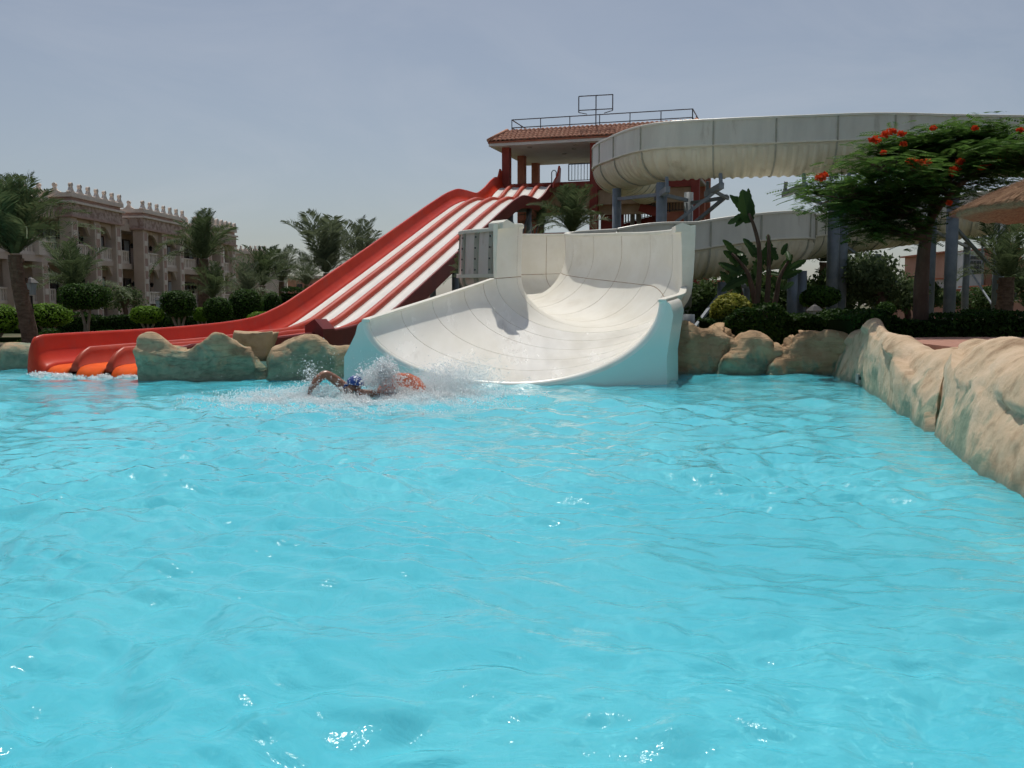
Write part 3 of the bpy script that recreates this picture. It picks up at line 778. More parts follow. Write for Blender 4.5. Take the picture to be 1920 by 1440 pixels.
# --- painted splash mouth
M['mouth'] = None
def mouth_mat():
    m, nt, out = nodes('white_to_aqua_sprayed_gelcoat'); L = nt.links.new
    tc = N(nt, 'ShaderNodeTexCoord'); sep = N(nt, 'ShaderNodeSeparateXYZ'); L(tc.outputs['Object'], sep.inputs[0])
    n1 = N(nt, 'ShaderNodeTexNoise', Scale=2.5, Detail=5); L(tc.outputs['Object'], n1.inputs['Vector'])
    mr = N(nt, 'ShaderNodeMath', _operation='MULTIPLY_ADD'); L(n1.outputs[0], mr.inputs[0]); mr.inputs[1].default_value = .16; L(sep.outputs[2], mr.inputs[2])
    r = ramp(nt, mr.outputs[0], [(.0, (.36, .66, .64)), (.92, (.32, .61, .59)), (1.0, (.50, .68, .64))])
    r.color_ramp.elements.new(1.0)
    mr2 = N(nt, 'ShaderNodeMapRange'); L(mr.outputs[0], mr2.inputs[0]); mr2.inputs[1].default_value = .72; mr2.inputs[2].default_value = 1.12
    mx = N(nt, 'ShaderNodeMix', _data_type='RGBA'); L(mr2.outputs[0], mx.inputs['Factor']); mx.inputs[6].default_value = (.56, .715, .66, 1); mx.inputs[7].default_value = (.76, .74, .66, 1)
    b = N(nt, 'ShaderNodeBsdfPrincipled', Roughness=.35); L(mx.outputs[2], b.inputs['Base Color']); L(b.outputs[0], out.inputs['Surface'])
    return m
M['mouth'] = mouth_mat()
lipr = .11
L0, R0, f0 = SL[0], SR[0], SF[0]
phs = [math.radians(-90 + 180 * k / 80) for k in range(81)]
yf = Vector((0, -1, 0))
rows = []
for a in range(0, 91, 15):
    a = math.radians(a); rr = []
    for q in phs:
        e = ell(L0, R0, f0, q); c = ell(L0, R0, f0, q, lipr); nin = (e - c) / lipr
        rr.append(c + (nin * math.cos(a) + yf * math.sin(a)) * lipr)
    rows.append(rr)
mb = MB(); mb.grid(rows); mb.build('lip', M['white'], ws, True)
edge = rows[-1]
down = [Vector((p.x, p.y - .02 * 0, -.7)) for p in edge]
mb = MB(); rowsf = [[edge[k].lerp(down[k], t) for k in range(81)] for t in (0, .25, .5, .75, 1)]
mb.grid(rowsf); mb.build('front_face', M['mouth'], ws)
for side, E0, ox, path in ((-1, edge[0], Pz(658, 713, 0).x, SL), (1, edge[-1], Pz(1252, 722, 0).x, SR)):
    topz = (L0 if side < 0 else R0).z
    prof = [(E0.x, topz - .03), (E0.x + side * .04, topz - .04), (E0.x + side * .09, topz - .10), (E0.x + side * .13, topz - .26), (ox - side * .03, .5), (ox, -.7)]
    V = []; mbp = MB()
    outer = [Vector((x, E0.y, z)) for x, z in prof]; inner = [Vector((E0.x, E0.y, z)) for x, z in prof]
    inner[0] = outer[0]
    mbp.grid([outer, inner])
    # flank running back along the chute
    back = []
    for k, j in enumerate((0, 3, 6, 10)):
        dx = path[j] - path[0]
        back.append([p + Vector((dx.x, dx.y, dx.z if p.z > .4 else 0)) for p in outer])
    mbp.grid(back)
    # close rim top between flank and trough
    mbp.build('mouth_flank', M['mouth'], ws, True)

# --- open flumes
def frames(path):
    A = vecs(path); out = []
    for i, p in enumerate(A):
        d = A[min(i + 1, len(A) - 1)] - A[max(i - 1, 0)]; d.normalize()
        x = Vector((d.y, -d.x, 0)).normalized(); out.append((p, d, x, Vector((0, 0, 1))))
    return out
def flume(path, W=1.05, band=.82, bowl=.92, seg=1.5, rib_n=3, name='flume_section'):
    fr = frames(resample(catmull(path, 160), seg / 5))
    prof_out = [(-W - .05, band), (-W - .05, .0), (-W, -.03)] + [(-W * math.cos(math.radians(a)), -.03 - bowl * math.sin(math.radians(a))) for a in range(12, 180, 12)] + [(W, -.03), (W + .05, .0), (W + .05, band)]
    t = .07
    prof_in = [(W - t + .02, band), (W - t, .0)] + [((W - t) * math.cos(math.radians(a)), -.03 - (bowl - t) * math.sin(math.radians(a))) for a in range(12, 180, 12)] + [(-(W - t), .0), (-(W - t + .02), band)]
    pr = prof_out + prof_in; n_ = len(pr); no = len(prof_out)
    def pt(f, x, z): return f[0] + f[2] * x + f[3] * z
    i = 0
    while i < len(fr) - 1:
        j = min(i + 5, len(fr) - 1)
        mb = MB(); mi = []
        def piece(pp, mat_i):
            n0 = len(mb.f); mb.grid([[pt(fr[k], x, z) for x, z in pp] for k in range(i, j + 1)]); mi.extend([mat_i] * (len(mb.f) - n0))
        piece(prof_out[:2], 0); piece(prof_out[1:3], 0); piece(prof_out[2:-2], 1); piece(prof_out[-3:-1], 0); piece(prof_out[-2:], 0)
        piece(prof_in, 2); piece([prof_out[-1], prof_in[0]], 0); piece([prof_in[-1], prof_out[0]], 0)
        for e in (i, j):
            n0 = len(mb.f); po = [pt(fr[e], x, z) for x, z in prof_out[2:-2]]; pn = [pt(fr[e], x, z) for x, z in prof_in[::-1][1:-1]]
            mb.grid([po, pn]); mi.extend([0] * (len(mb.f) - n0))
        o = mb.build(name, [M['white_out'], M['under'], M['white']], ws, True)
        o.data.polygons.foreach_set('material_index', np.array(mi, dtype=np.int32))
        # joint flange at the start of the section
        f = fr[i]
        ra = []
        for grow, w in ((.0, -.025), (.035, -.025), (.035, .025), (.0, .025)):
            ra.append([pt(f, x + (grow + .004) * (1 if x > 0 else -1) * (1 if abs(x) > .4 else abs(x) / .4), z - (grow + .004 if z < -.1 else 0)) + f[1] * w for x, z in prof_out])
        mb = MB(); mb.grid(ra); mb.build('flange', M['flange'], o)
        # shallow ribs of the bowl
        for k in range(1, rib_n + 1):
            tt = i + (j - i) * k / (rib_n + 1); a = int(tt); b = min(a + 1, len(fr) - 1); u = tt - a
            p = fr[a][0].lerp(fr[b][0], u); d = fr[a][1]; x_ = fr[a][2]
            ra = []
            for grow, w in ((.0, -.10), (.05, -.03), (.05, .03), (.0, .10)):
                ra.append([p + x_ * (-(W + grow) * math.cos(math.radians(an))) + Vector((0, 0, -.03 - (bowl + grow) * math.sin(math.radians(an)))) + d * w for an in range(6, 175, 12)])
            mb = MB(); mb.grid(ra); mb.build('rib', M['under'], o, True)
        i = j
    for side in (-1, 1):
        pts = [f[0] + f[2] * (side * (W - .06)) + Vector((0, 0, band)) for f in fr]
        rim(pts, M['cream'], .15, .05, out=None if side > 0 else 'L')
        # step under the band
        rows = [[f[0] + f[2] * (side * a) + Vector((0, 0, b)) for a, b in ((W + .02, .04), (W + .085, .03), (W + .085, -.02), (W + .02, -.05))] for f in fr]
        mb = MB(); mb.grid(rows, True); mb.build('band_edge', M['cream'], ws)
    return fr
def fp(px, py, Y, dz):  # flume axis point from the pixel of its near band top
    p = P(px, py, Y); p.y += 1.05; p.z -= dz; return p
BAND = .82
low = [Vector((3.2, 30.13, 2.93)), Vector((4.3, 30.2, 3.12)), fp(1300, 417, 29.6, BAND), fp(1400, 403, 29.8, BAND), fp(1470, 396, 30.4, BAND)]
q = low[-1]
low += [Vector((9.45, 33.2, 3.72)), Vector((10.1, 35.6, 3.98)), Vector((11.4, 38.2, 4.2)), Vector((13.6, 40.2, 4.5)), Vector((17, 41.3, 5.0)), Vector((20.5, 40.8, 5.4)), Vector((23.2, 38.5, 5.8)), Vector((23.8, 35.6, 6.2)), Vector((22.2, 33.4, 6.5)), Vector((19.6, 32.7, 6.75))]
top = [fp(1790, 217, 31.6, BAND), fp(1650, 214, 31.7, BAND), fp(1500, 219, 31.8, BAND), fp(1360, 225, 32.2, BAND), fp(1260, 232, 33.0, BAND)]
top += [Vector((4.75, 36.6, 6.95)), Vector((4.45, 39.5, 7.1)), Vector((5.0, 43.0, 7.35)), Vector((6.2, 47.5, 7.7)), Vector((7.2, 52.0, 8.05)), Vector((7.8, 55.6, 8.3))]
path_low = low + [top[0]]
flume(path_low, rib_n=4)
fr_top = flume(top, rib_n=5, seg=1.9)

# --- steel supports of the flumes
def column(x, y, z1, r=.16, z0=GZ, cap=True):
    mb = MB(); mb.tube([(x, y, z0), (x, y, z1)], r, 14); o = mb.build('support_column', M['steel'], ws, True)
    mb = MB(); mb.box((x, y, z0 + .02), (r * 3.4, r * 3.4, .04)); mb.build('base_plate', M['steel'], o)
    return o
def saddle(px, Y, z, half=1.0, tilt=None):
    c = Vector(((px - 960) / F * Y, Y, z))
    mb = MB(); mb.beam(c + Vector((-.0, -1.25, 0)), c + Vector((0, 1.25, 0)), .16, .2); mb.build('saddle_beam', M['steel'], ws)
    for s in (-1, 1):
        mb = MB(); mb.beam(c + Vector((0, s * 1.16, 0)), c + Vector((0, s * 1.0, .42)), .12, .1, up=(1, 0, 0)); mb.build('saddle_arm', M['steel'], ws)
def brace(a, b, w=.08):
    mb = MB(); mb.beam(a, b, w); mb.build('brace', M['steel'], ws)
def colpx(px, Y, z1, r=.16): x = (px - 960) / F * Y; column(x, Y, z1, r); return x
# under the high flume
zt = 5.25
for px, Y, z1, r in ((1154, 36.5, 5.9, .17), (1237, 33.2, 5.7, .19), (1287, 35.2, 5.6, .17)):
    colpx(px, Y, z1, r)
x1 = colpx(1557, 32.5, 5.6, .2); x2 = colpx(1573, 33.1, 5.6, .2)
colpx(1736, 33.4, 5.6, .22); colpx(1777, 32.4, 5.6, .2); colpx(1806, 41.5, 4.2, .15); colpx(1866, 36.0, 4.6, .2)
for px in (1237, 1333, 1482, 1563, 1760): saddle(px, 33.0, 5.42 if px > 1250 else 5.3)
def at(px, Y, z): return Vector(((px - 960) / F * Y, Y, z))
brace(at(1240, 33.2, 4.0), at(1335, 33.0, 5.35), .11); brace(at(1287, 35.2, 4.3), at(1358, 33.6, 5.3), .11)
brace(at(1287, 35.2, 5.2), at(1360, 33.6, 5.25), .12); brace(at(1333, 33, 5.4), at(1360, 33.6, 5.2), .1)
brace(at(1563, 32.7, 5.3), at(1482, 33.0, 5.35), .14); brace(at(1563, 32.7, 4.75), at(1486, 33.0, 5.25), .11)
brace(at(1154, 36.5, 3.7), at(1237, 33.2, 2.2), .05); brace(at(1154, 36.5, 5.5), at(1237, 33.2, 5.3), .12); brace(at(1237, 33.2, 5.3), at(1287, 35.2, 5.3), .12)
brace(at(1573, 33.1, 3.6), at(1736, 33.4, 1.5), .07); brace(at(1777, 32.4, 4.2), at(1866, 36, 2.6), .1); brace(at(1777, 32.4, 4.6), at(1866, 36.0, 4.5), .12); brace(at(1806, 41.5, 3.2), at(1866, 36, 1.2), .06); brace(at(1736, 33.4, 4.1), at(1806, 41.5, 4.0), .1)
# under the low flume and the bend
for px, Y, z1, r in ((1483, 31.4, 2.6, .17), (1500, 31.9, 2.6, .17), (1352, 30.6, 2.2, .15), (1396, 33.5, 2.6, .15), (1290, 25.5, 1.2, .17), (1262, 27.5, 1.3, .17), (1640, 40.0, 3.6, .16)):
    colpx(px, Y, z1, r)
for px, Y, z1 in ((842, 26.6, 1.0), (880, 27.6, 1.2), (905, 24.5, 1.0)): colpx(px, Y, z1, .13)
brace(at(842, 26.6, .6), at(895, 26.0, 1.5), .09); brace(at(880, 27.6, .5), at(930, 25.5, 1.3), .08)
brace(at(1290, 25.5, .6), at(1352, 30.6, 1.9), .09); brace(at(1352, 30.6, 2.1), at(1396, 33.5, 2.1), .12); brace(at(1483, 31.4, 2.4), at(1440, 31.0, 2.5), .12)
# ------------------------------------------------------------------ slide tower
KT = .31; TD = Vector((KT, 1, 0)).normalized(); TR = Vector((1, -KT, 0)).normalized()
FLc = P(950, 268, 57.2); COLTOP = FLc.z - .30
TO = Vector((FLc.x, FLc.y, 0))
def tw(u, v, z): return TO + TR * u + TD * v + Vector((0, 0, z))
def u_at(px, v=0.0):
    m = ray(px, 400)[0] / ray(px, 400)[1]; b = TO + TD * v
    return (m * b.y - b.x) / (TR.x - m * TR.y)
U1, U2 = u_at(1114), u_at(1303)
tower = thing('slide_tower', 'red concrete slide tower with tiled roof standing behind the slides', 'tower', (TO.x, TO.y, GZ))
AX = (TR, TD, Vector((0, 0, 1)))
def tbox(mb, u0, u1, v0, v1, z0, z1): return mb.box(tw((u0 + u1) / 2, (v0 + v1) / 2, (z0 + z1) / 2), (abs(u1 - u0), abs(v1 - v0), z1 - z0), AX)
DECK = P(1090, 341, (TO + TR * (U1 * .85)).y).z
for u in (0, U1, U2):
    for v in (0, 3.2, 6.4):
        mb = MB(); tbox(mb, u - .23, u + .23, v - .23, v + .23, GZ, COLTOP)
        mb.build('column', M['towerred'] if v == 0 else M['towerlight'], tower)  # front row in the darker red, rows behind in the paler one
# roof: soffit slab, sloping tiled skirt, flat top
ov = .85
ez = COLTOP
mb = MB(); tbox(mb, -ov, U2 + ov, -ov, 6.4 + ov, ez, ez + .16); roof = mb.build('roof', M['soffit'], tower)
mb = MB(); tbox(mb, -ov - .04, U2 + ov + .04, -ov - .04, 6.4 + ov + .04, ez + .165, ez + .26); mb.build('fascia', M['towerlight'], roof)
ins, rh = .95, .72
mb = MB(); tbox(mb, -ov + ins, U2 + ov - ins, -ov + ins, 6.4 + ov - ins, ez + .27, ez + .24 + rh); mb.build('flat_roof', M['soffit'], roof)
mb = MB()
for a in ((0.6, -.35), (3.0, 1.0), (3.4, -.3), (2.0, 2.6), (4.2, 2.4)):
    c = tw(a[0] + .8, a[1] + .4, ez - .012); mb.lathe(c, [(0, -.03), (.13, -.03), (.15, .01), (0, .012)], 12)
mb.build('ceiling_light', M['concrete'], roof, True)
def tile_side(c0, c1, inward, L, name='roof_tiles'):
    """clay tiles in courses on one sloping side; corners mitred"""
    e = (c1 - c0).normalized(); mb = MB()
    courses = 5; tw_ = .27; nt_ = int(L / tw_)
    for k in range(courses):
        t0, t1 = k / courses, (k + 1) / courses + .05
        for i in range(nt_):
            x0 = (i) * tw_; 
            lim0 = ins * t0
            if x0 < lim0 - tw_ or x0 + tw_ > L - lim0 + tw_: continue
            rows = []
            for t, lift in ((t0, .075), (t1, .03)):
                row = []
                for q in range(5):
                    a = q / 4; hh = math.sin(a * math.pi) * .075
                    xx = min(max(x0 + a * tw_, ins * t * .98), L - ins * t * .98)
                    row.append(c0 + e * xx + inward * (ins * t) + Vector((0, 0, rh * t + lift + hh)))
                rows.append(row)
            rows.insert(0, [p - Vector((0, 0, .05)) for p in rows[0]])
            mb.grid(rows)
    o = mb.build(name, M['tile'], roof, True); o['kind'] = 'stuff'
z0 = ez + .25
A, B_, C_, D_ = tw(-ov - .05, -ov - .05, z0), tw(U2 + ov + .05, -ov - .05, z0), tw(U2 + ov + .05, 6.4 + ov + .05, z0), tw(-ov - .05, 6.4 + ov + .05, z0)
tile_side(A, B_, TD, (B_ - A).length); tile_side(B_, C_, -TR, (C_ - B_).length); tile_side(C_, D_, -TD, (D_ - C_).length); tile_side(D_, A, TR, (A - D_).length)
for c, d_ in ((A, TR + TD), (B_, TD - TR), (C_, -TR - TD), (D_, TR - TD)):
    mb = MB(); mb.tube([c + Vector((0, 0, .08)), c + d_ * ins + Vector((0, 0, rh + .08))], .11, 8); mb.build('hip_tile', M['tile'], roof, True)
# railing round the flat roof and the tall frame
rz = ez + .24 + rh
ru0, ru1, rv0, rv1 = -ov + ins + .15, U2 + ov - ins - .15, -ov + ins + .15, 6.4 + ov - ins - .15
mb = MB()
for (a, b) in (((ru0, rv0), (ru1, rv0)), ((ru1, rv0), (ru1, rv1)), ((ru0, rv1), (ru0, rv0))):
    for h in (.25, .72): mb.beam(tw(*a, rz + h), tw(*b, rz + h), .05)
    n_ = 6 if a[1] == b[1] else 3
    for k in range(n_ + 1):
        p = tw(a[0] + (b[0] - a[0]) * k / n_, a[1] + (b[1] - a[1]) * k / n_, rz); mb.beam(p, p + Vector((0, 0, .74)), .05)
mb.build('roof_railing', M['roofiron'], roof)
mb = MB()
f0_, f1_, fm = u_at(1084), u_at(1147), u_at(1116)
for h in (.98, 1.78): mb.beam(tw(f0_, 0, rz + h), tw(f1_, 0, rz + h - .02), .05)
for u, h0 in ((f0_, .86), (f1_, .86), (fm, 0)): mb.beam(tw(u, 0, rz + h0), tw(u, 0, rz + 1.78), .06)
mb.beam(tw(f0_, 0, rz + .86), tw(f0_ + .5, 0, rz + .74), .04); mb.beam(tw(f1_, 0, rz + .86), tw(f1_ - .5, 0, rz + .74), .04)
mb.build('roof_frame', M['roofiron'], roof)
# deck
mb = MB(); tbox(mb, -.3, U2 + .3, .26, 6.7, DECK - .16, DECK); mb.build('deck', M['concrete'], tower)
mb = MB(); tbox(mb, -.2, U2 + .2, -.16, .2, DECK - .5, DECK + .01); mb.build('deck_beam', M['towerred'], tower)
mb = MB(); tbox(mb, -.2, U2 + .2, 6.2, 6.6, DECK - .5, DECK - .17); mb.build('deck_beam', M['towerlight'], tower)
mb = MB(); tbox(mb, .24, U1 - .24, .02, .2, DECK - 1.35, DECK - .51); mb.build('tan_panel', M['tan'], tower)
mb = MB(); tbox(mb, U1 + .24, U2 - .24, .02, .2, DECK - 1.35, DECK - .51); mb.build('tan_panel', M['tan'], tower)
mb = MB(); tbox(mb, U1 + .24, U1 + 2.9, .5, .7, DECK - 1.9, DECK - 1.355); mb.build('tan_panel', M['tan'], tower)
mb = MB(); tbox(mb, -.1, U2 + .1, 6.3, 6.5, DECK - 1.3, DECK - .51); mb.build('tan_panel', M['tan'], tower)
# middle landing and its beams
MID = P(1262, 397, (TO + TR * U2 * .8).y).z
us = u_at(1238)
mb = MB(); tbox(mb, us, U2 - .24, .3, 5.8, MID - .95, MID); mb.build('landing', M['towerlight'], tower)
lz = P(1030, 432, 57).z
mb = MB(); tbox(mb, .2, U2 - .2, 3.0, 3.4, lz - .6, lz + .05); mb.build('low_beam', M['towerred'], tower)
mb = MB(); tbox(mb, U1 + .25, U1 + 1.55, .9, 1.2, GZ, DECK - 1.36); mb.build('pier', M['towerred'], tower)
def railing(a, b, h=1.05, n_=None, name='railing', low_=.1):
    mb = MB(); L_ = (b - a).length; n_ = n_ or max(2, int(L_ / .17))
    mb.beam(a + Vector((0, 0, h)), b + Vector((0, 0, h)), .06); mb.beam(a + Vector((0, 0, low_)), b + Vector((0, 0, low_)), .04)
    for k in range(n_ + 1):
        p = a.lerp(b, k / n_); mb.beam(p + Vector((0, 0, low_)), p + Vector((0, 0, h)), .035 if 0 < k < n_ else .06)
    return mb.build(name, M['iron'], tower)
railing(tw(u_at(1066), 0, DECK), tw(U1 - .24, 0, DECK)); railing(tw(U1 + .24, 0, DECK), tw(U1 + 1.6, 0, DECK)); railing(tw(U2 - 2.6, 0, DECK), tw(U2 - .24, 0, DECK))
railing(tw(us + .3, .35, MID), tw(U2 - .24, .35, MID), 1.0)
# stair flights
def stair(a, b, width, name='stair'):
    n_ = 13; mb = MB(); d_ = b - a
    st_ = mb
    for s_ in (-1, 1):
        mbx = MB(); o_ = TD * (s_ * width / 2)
        mbx.beam(a + o_, b + o_, .08, .5); 
        st_.add(mbx.v, mbx.f)
    o = mb.build(name, M['towerred'], tower)
    for k in range(n_):
        p = a.lerp(b, (k + .5) / n_); mb = MB(); mb.box(p + Vector((0, 0, .06)), (abs(d_.length) / n_, width - .1, .05), AX); mb.build('step', M['concrete'], o)
    for s_ in (-1, 1):
        o_ = TD * (s_ * width / 2) + Vector((0, 0, .2)); railing(a + o_, b + o_, .95)
p0 = tw(u_at(1200), 1.2, P(1200, 360, 55).z); p1 = tw(u_at(1234), 1.2, P(1234, 392, 55).z)
stair(tw(u_at(1197), 1.0, DECK - 1.5), tw(us + .1, 1.0, MID - .1), 1.1)
stair(tw(u_at(1150), 2.6, lz + .1), tw(us + .1, 2.6, MID - .1), 1.1)
for px in (1186, 1198):
    u = u_at(px, 1.8); mb = MB(); tbox(mb, u - .12, u + .12, 1.7, 1.95, GZ, DECK - 1.36); mb.build('stair_post', M['concrete'], tower)
# ladder hoop on the slide start
mb = MB(); c = tw(u_at(1032), .8, DECK)
mb.tube([c + TR * -.14, c + TR * -.14 + Vector((0, 0, .75)), c + TR * -.05 + Vector((0, 0, .85)), c + TR * .05 + Vector((0, 0, .85)), c + TR * .14 + Vector((0, 0, .75)), c + TR * .14], .03, 6)
mb.build('grab_hoop', M['steel'], tower, True)

# ------------------------------------------------------------------ hotel on the left
HX0, HK = -32.6, .05
def hp(Y, o_, z): return Vector((HX0 + HK * (Y - 60) + o_, Y - HK * o_, z))
def hy(px, o_=0.0):
    m = ray(px, 560)[0] / ray(px, 560)[1]
    return (HX0 - HK * 60 + o_ + m * HK * o_) / (m - HK)
HA = Vector((HK, 1, 0)).normalized(); HN = Vector((1, -HK, 0)).normalized(); HAX = (HN, HA, Vector((0, 0, 1)))
hotel = thing('hotel', 'three-bay pink-beige hotel with carved columns and crenellated roofline', 'building', hp(75, 0, GZ))
def hbox(mb, y0, y1, o0, o1, z0, z1):
    return mb.box((hp(y0, o0, z0) + hp(y1, o1, z1)) * .5, (abs(o1 - o0), abs(y1 - y0), z1 - z0), HAX)
Z1, Z2, Z3 = 1.55, 4.85, 8.0
YA, YB = 44.0, hy(443, .6)
mb = MB(); hbox(mb, YA, YB, -6, -1.7, GZ, Z3 + .1); mb.build('wall', M['hotel_in'], hotel)
mb = MB(); hbox(mb, YA, YB, -1.69, 0, GZ, Z1); mb.build('plinth', M['hotel'], hotel)
mb = MB(); hbox(mb, YA, YB, -1.69, .1, Z2 - .45, Z2); mb.build('floor_slab', M['hotel'], hotel)
mb = MB(); hbox(mb, YA, YB, -6, .15, Z3 - .5, Z3 + .12); mb.build('roof_slab', M['hotel'], hotel)
mb = MB(); hbox(mb, YA, hy(139, 1.15), -.3, .0, Z3 + .125, Z3 + .75); mb.build('parapet', M['hotel'], hotel)
mb = MB(); hbox(mb, hy(139, 1.15) + .1, YB - .5, -.3, .0, Z3 + .125, Z3 + .5); mb.build('parapet', M['hotel'], hotel)
def merlon_mesh(kind):
    mb = MB()
    if kind == 0:     # waisted finial with a ball
        pr = [(-.56, 0), (.56, 0), (.50, .10), (.30, .18), (.17, .34), (.10, .46), (.10, .52), (.17, .60), (.18, .72), (.10, .82), (0, .86)]
    else:             # round-headed merlon
        pr = [(-.42, 0), (.42, 0), (.44, .3), (.40, .55), (.28, .74), (.12, .83), (0, .86)]
    poly = [(x, z) for x, z in pr] + [(-x, z) for x, z in reversed(pr[2:-1])]
    mb.prism([Vector((-.14, x, z)) for x, z in poly], (.28, 0, 0))
    me = mesh_from('merlon', mb.v, mb.f); me.materials.append(M['hotel_light']); return me
MER = [merlon_mesh(0), merlon_mesh(1)]
def merlon(Y, o_, z, rz=0.0, kind=0, sc=1.0):
    o = bpy.data.objects.new('merlon', MER[kind]); COL.objects.link(o); o.parent = hotel
    o.location = hp(Y, o_, z) - ORG[hotel.name]; o.rotation_euler = (0, 0, -math.atan(HK) + rz); o.scale = (sc, sc, sc)
def balustrade(y0, y1, o_, z, h=1.05):
    mb = MB(); hbox(mb, y0, y1, o_ - .12, o_ + .12, z + h - .12, z + h); hbox(mb, y0, y1, o_ - .12, o_ + .12, z, z + .2)
    n_ = max(2, int((y1 - y0) / .34))
    for k in range(n_ + 1):
        y = y0 + (y1 - y0) * k / n_; hbox(mb, y - .07 - (.06 if k % 2 else 0), y + .07 + (.06 if k % 2 else 0), o_ - .06, o_ + .06, z + .2, z + h - .12)
    hbox(mb, y0, y1, o_ - .04, o_ + .02, z + .58, z + .68)
    mb.build('balustrade', M['hotel_light'], hotel)
def window(y0, y1, z0, z1, curtain=True):
    mb = MB()
    for (a, b, c, d) in ((y0, y0 + .09, z0, z1), (y1 - .09, y1, z0, z1), (y0 + .09, y1 - .09, z1 - .09, z1), ((y0 + y1) / 2 - .045, (y0 + y1) / 2 + .045, z0, z1 - .09)):
        hbox(mb, a, b, -1.68, -1.56, c, d)
    o = mb.build('window', M['wood'], hotel)
    mb = MB(); hbox(mb, y0 + .09, (y0 + y1) / 2 - .05, -1.67, -1.63, z0, z1 - .1); mb.build('pane', M['glass'], o)
    mb = MB(); hbox(mb, (y0 + y1) / 2 + .05, y1 - .09, -1.67, -1.63, z0, z1 - .1); mb.build('pane', M['curtain'] if curtain else M['glass'], o)
def wall_lamp(y, z):
    mb = MB(); mb.lathe(hp(y, -1.5, z), [(0, 0), (.1, .05), (.16, .32), (.1, .36), (.0, .5)], 8); mb.build('wall_lamp', M['black'], hotel)
def hcolumn(y, o_, z0, z1, w=.85):
    mb = MB(); hbox(mb, y - w / 2, y + w / 2, o_ - w / 2, o_ + w / 2, z0, z1); o = mb.build('column', M['hotel'], hotel)
    z = z0 + 1.0; k = 0
    mb2 = MB(); hbox(mb2, y - .30, y + .30, o_ + w / 2, o_ + w / 2 + .03, z0 + .3, z1 - .25); mb2.build('inset_strip', M['hotel_dark'], o)
    for s_ in (-1, 1):
        mb2 = MB(); hbox(mb2, y + s_ * .36 - .05, y + s_ * .36 + .05, o_ + w / 2, o_ + w / 2 + .06, z0 + .3, z1 - .2); mb2.build('inset_border', M['hotel_light'], o)
    while z < z1 - .5:
        mb2 = MB(); hbox(mb2, y - .24, y + .24, o_ + w / 2 + .031, o_ + w / 2 + .08, z - .2, z + .2); mb2.build('inset_panel', M['hotel_light'], o); z += 1.05
def arch(y0, y1, o_, ztop, drop=1.0):
    """cusped arch valance between two columns"""
    mb = MB(); n_ = 28; L_ = y1 - y0; low_ = []
    for k in range(n_ + 1):
        t = k / n_; env = drop * (abs(2 * t - 1) ** 2.2) + .18
        low_.append((y0 + L_ * t, ztop - env - .10 * abs(math.sin(t * math.pi * 5))))
    top_ = [(y1, ztop), (y0, ztop)]
    mb.prism([hp(y, o_ - .1, z) for y, z in low_ + top_], HN * .2)
    mb.build('arch', M['hotel'], hotel)
def pavilion(y0, y1, cols, merl, kind, o_=1.15, top=9.35):
    ys = [y0 + .45 + (y1 - y0 - .9) * k / (cols - 1) for k in range(cols)]
    for y in ys: hcolumn(y, o_ - .45, GZ, Z3 - .35)
    mb = MB(); hbox(mb, y0 - .25, y1 + .25, -2.5, o_ + .2, Z3 - .35, Z3 - .2); mb.build('architrave', M['hotel_dark'], hotel)
    mb = MB(); hbox(mb, y0 - .12, y1 + .12, -2.6, o_ + .1, Z3 - .2, Z3 + .62); mb.build('frieze', M['frieze'], hotel)
    mb = MB(); hbox(mb, y0 - .3, y1 + .3, -2.7, o_ + .28, Z3 + .62, Z3 + .78); mb.build('cornice', M['hotel_light'], hotel)
    mb = MB(); hbox(mb, y0, y1, -2.65, o_, Z3 + .78, top - .3); mb.build('attic', M['hotel_dark'], hotel)
    mb = MB(); hbox(mb, y0 - .2, y1 + .2, -2.75, o_ + .2, top - .3, top); mb.build('cornice', M['hotel_light'], hotel)
    for k in range(merl): merlon(y0 + .1 + (y1 - y0 - .2) * k / (merl - 1), o_, top, 0, kind, .82)
    for k in range(1, 4): merlon(y0 + .1, o_ - 1.15 * k, top, math.pi / 2, kind, .82)
    for a, b in zip(ys[:-1], ys[1:]):
        for zz in (Z2 - .02, Z3 - .36):
            arch(a + .43, b - .43, o_ - .45, zz, .95)
        mb = MB(); hbox(mb, a + .42, b - .42, .1, o_ - .25, Z2 - .4, Z2 - .03); mb.build('balcony', M['hotel'], hotel)
        balustrade(a + .44, b - .44, o_ - .45, Z2 - .03); balustrade(a + .44, b - .44, o_ - .45, Z1)
        window(a + .6, b - .7, Z2, Z2 + 2.2, True); window(a + .6, b - .7, Z1, Z1 + 2.2, False)
        wall_lamp(b - .5, Z2 + 1.5); wall_lamp(b - .5, Z1 + 1.5)
    return ys
PV = [(hy(139, 1.15), hy(231, 1.15)), (hy(272, 1.15), hy(347, 1.15))]
pavilion(*PV[0], 3, 7, 0); pavilion(*PV[1], 3, 7, 0)
e0, e1 = hy(392, 1.15), hy(443, 1.15)
pavilion(e0, e1, 3, 7, 1, top=9.4)
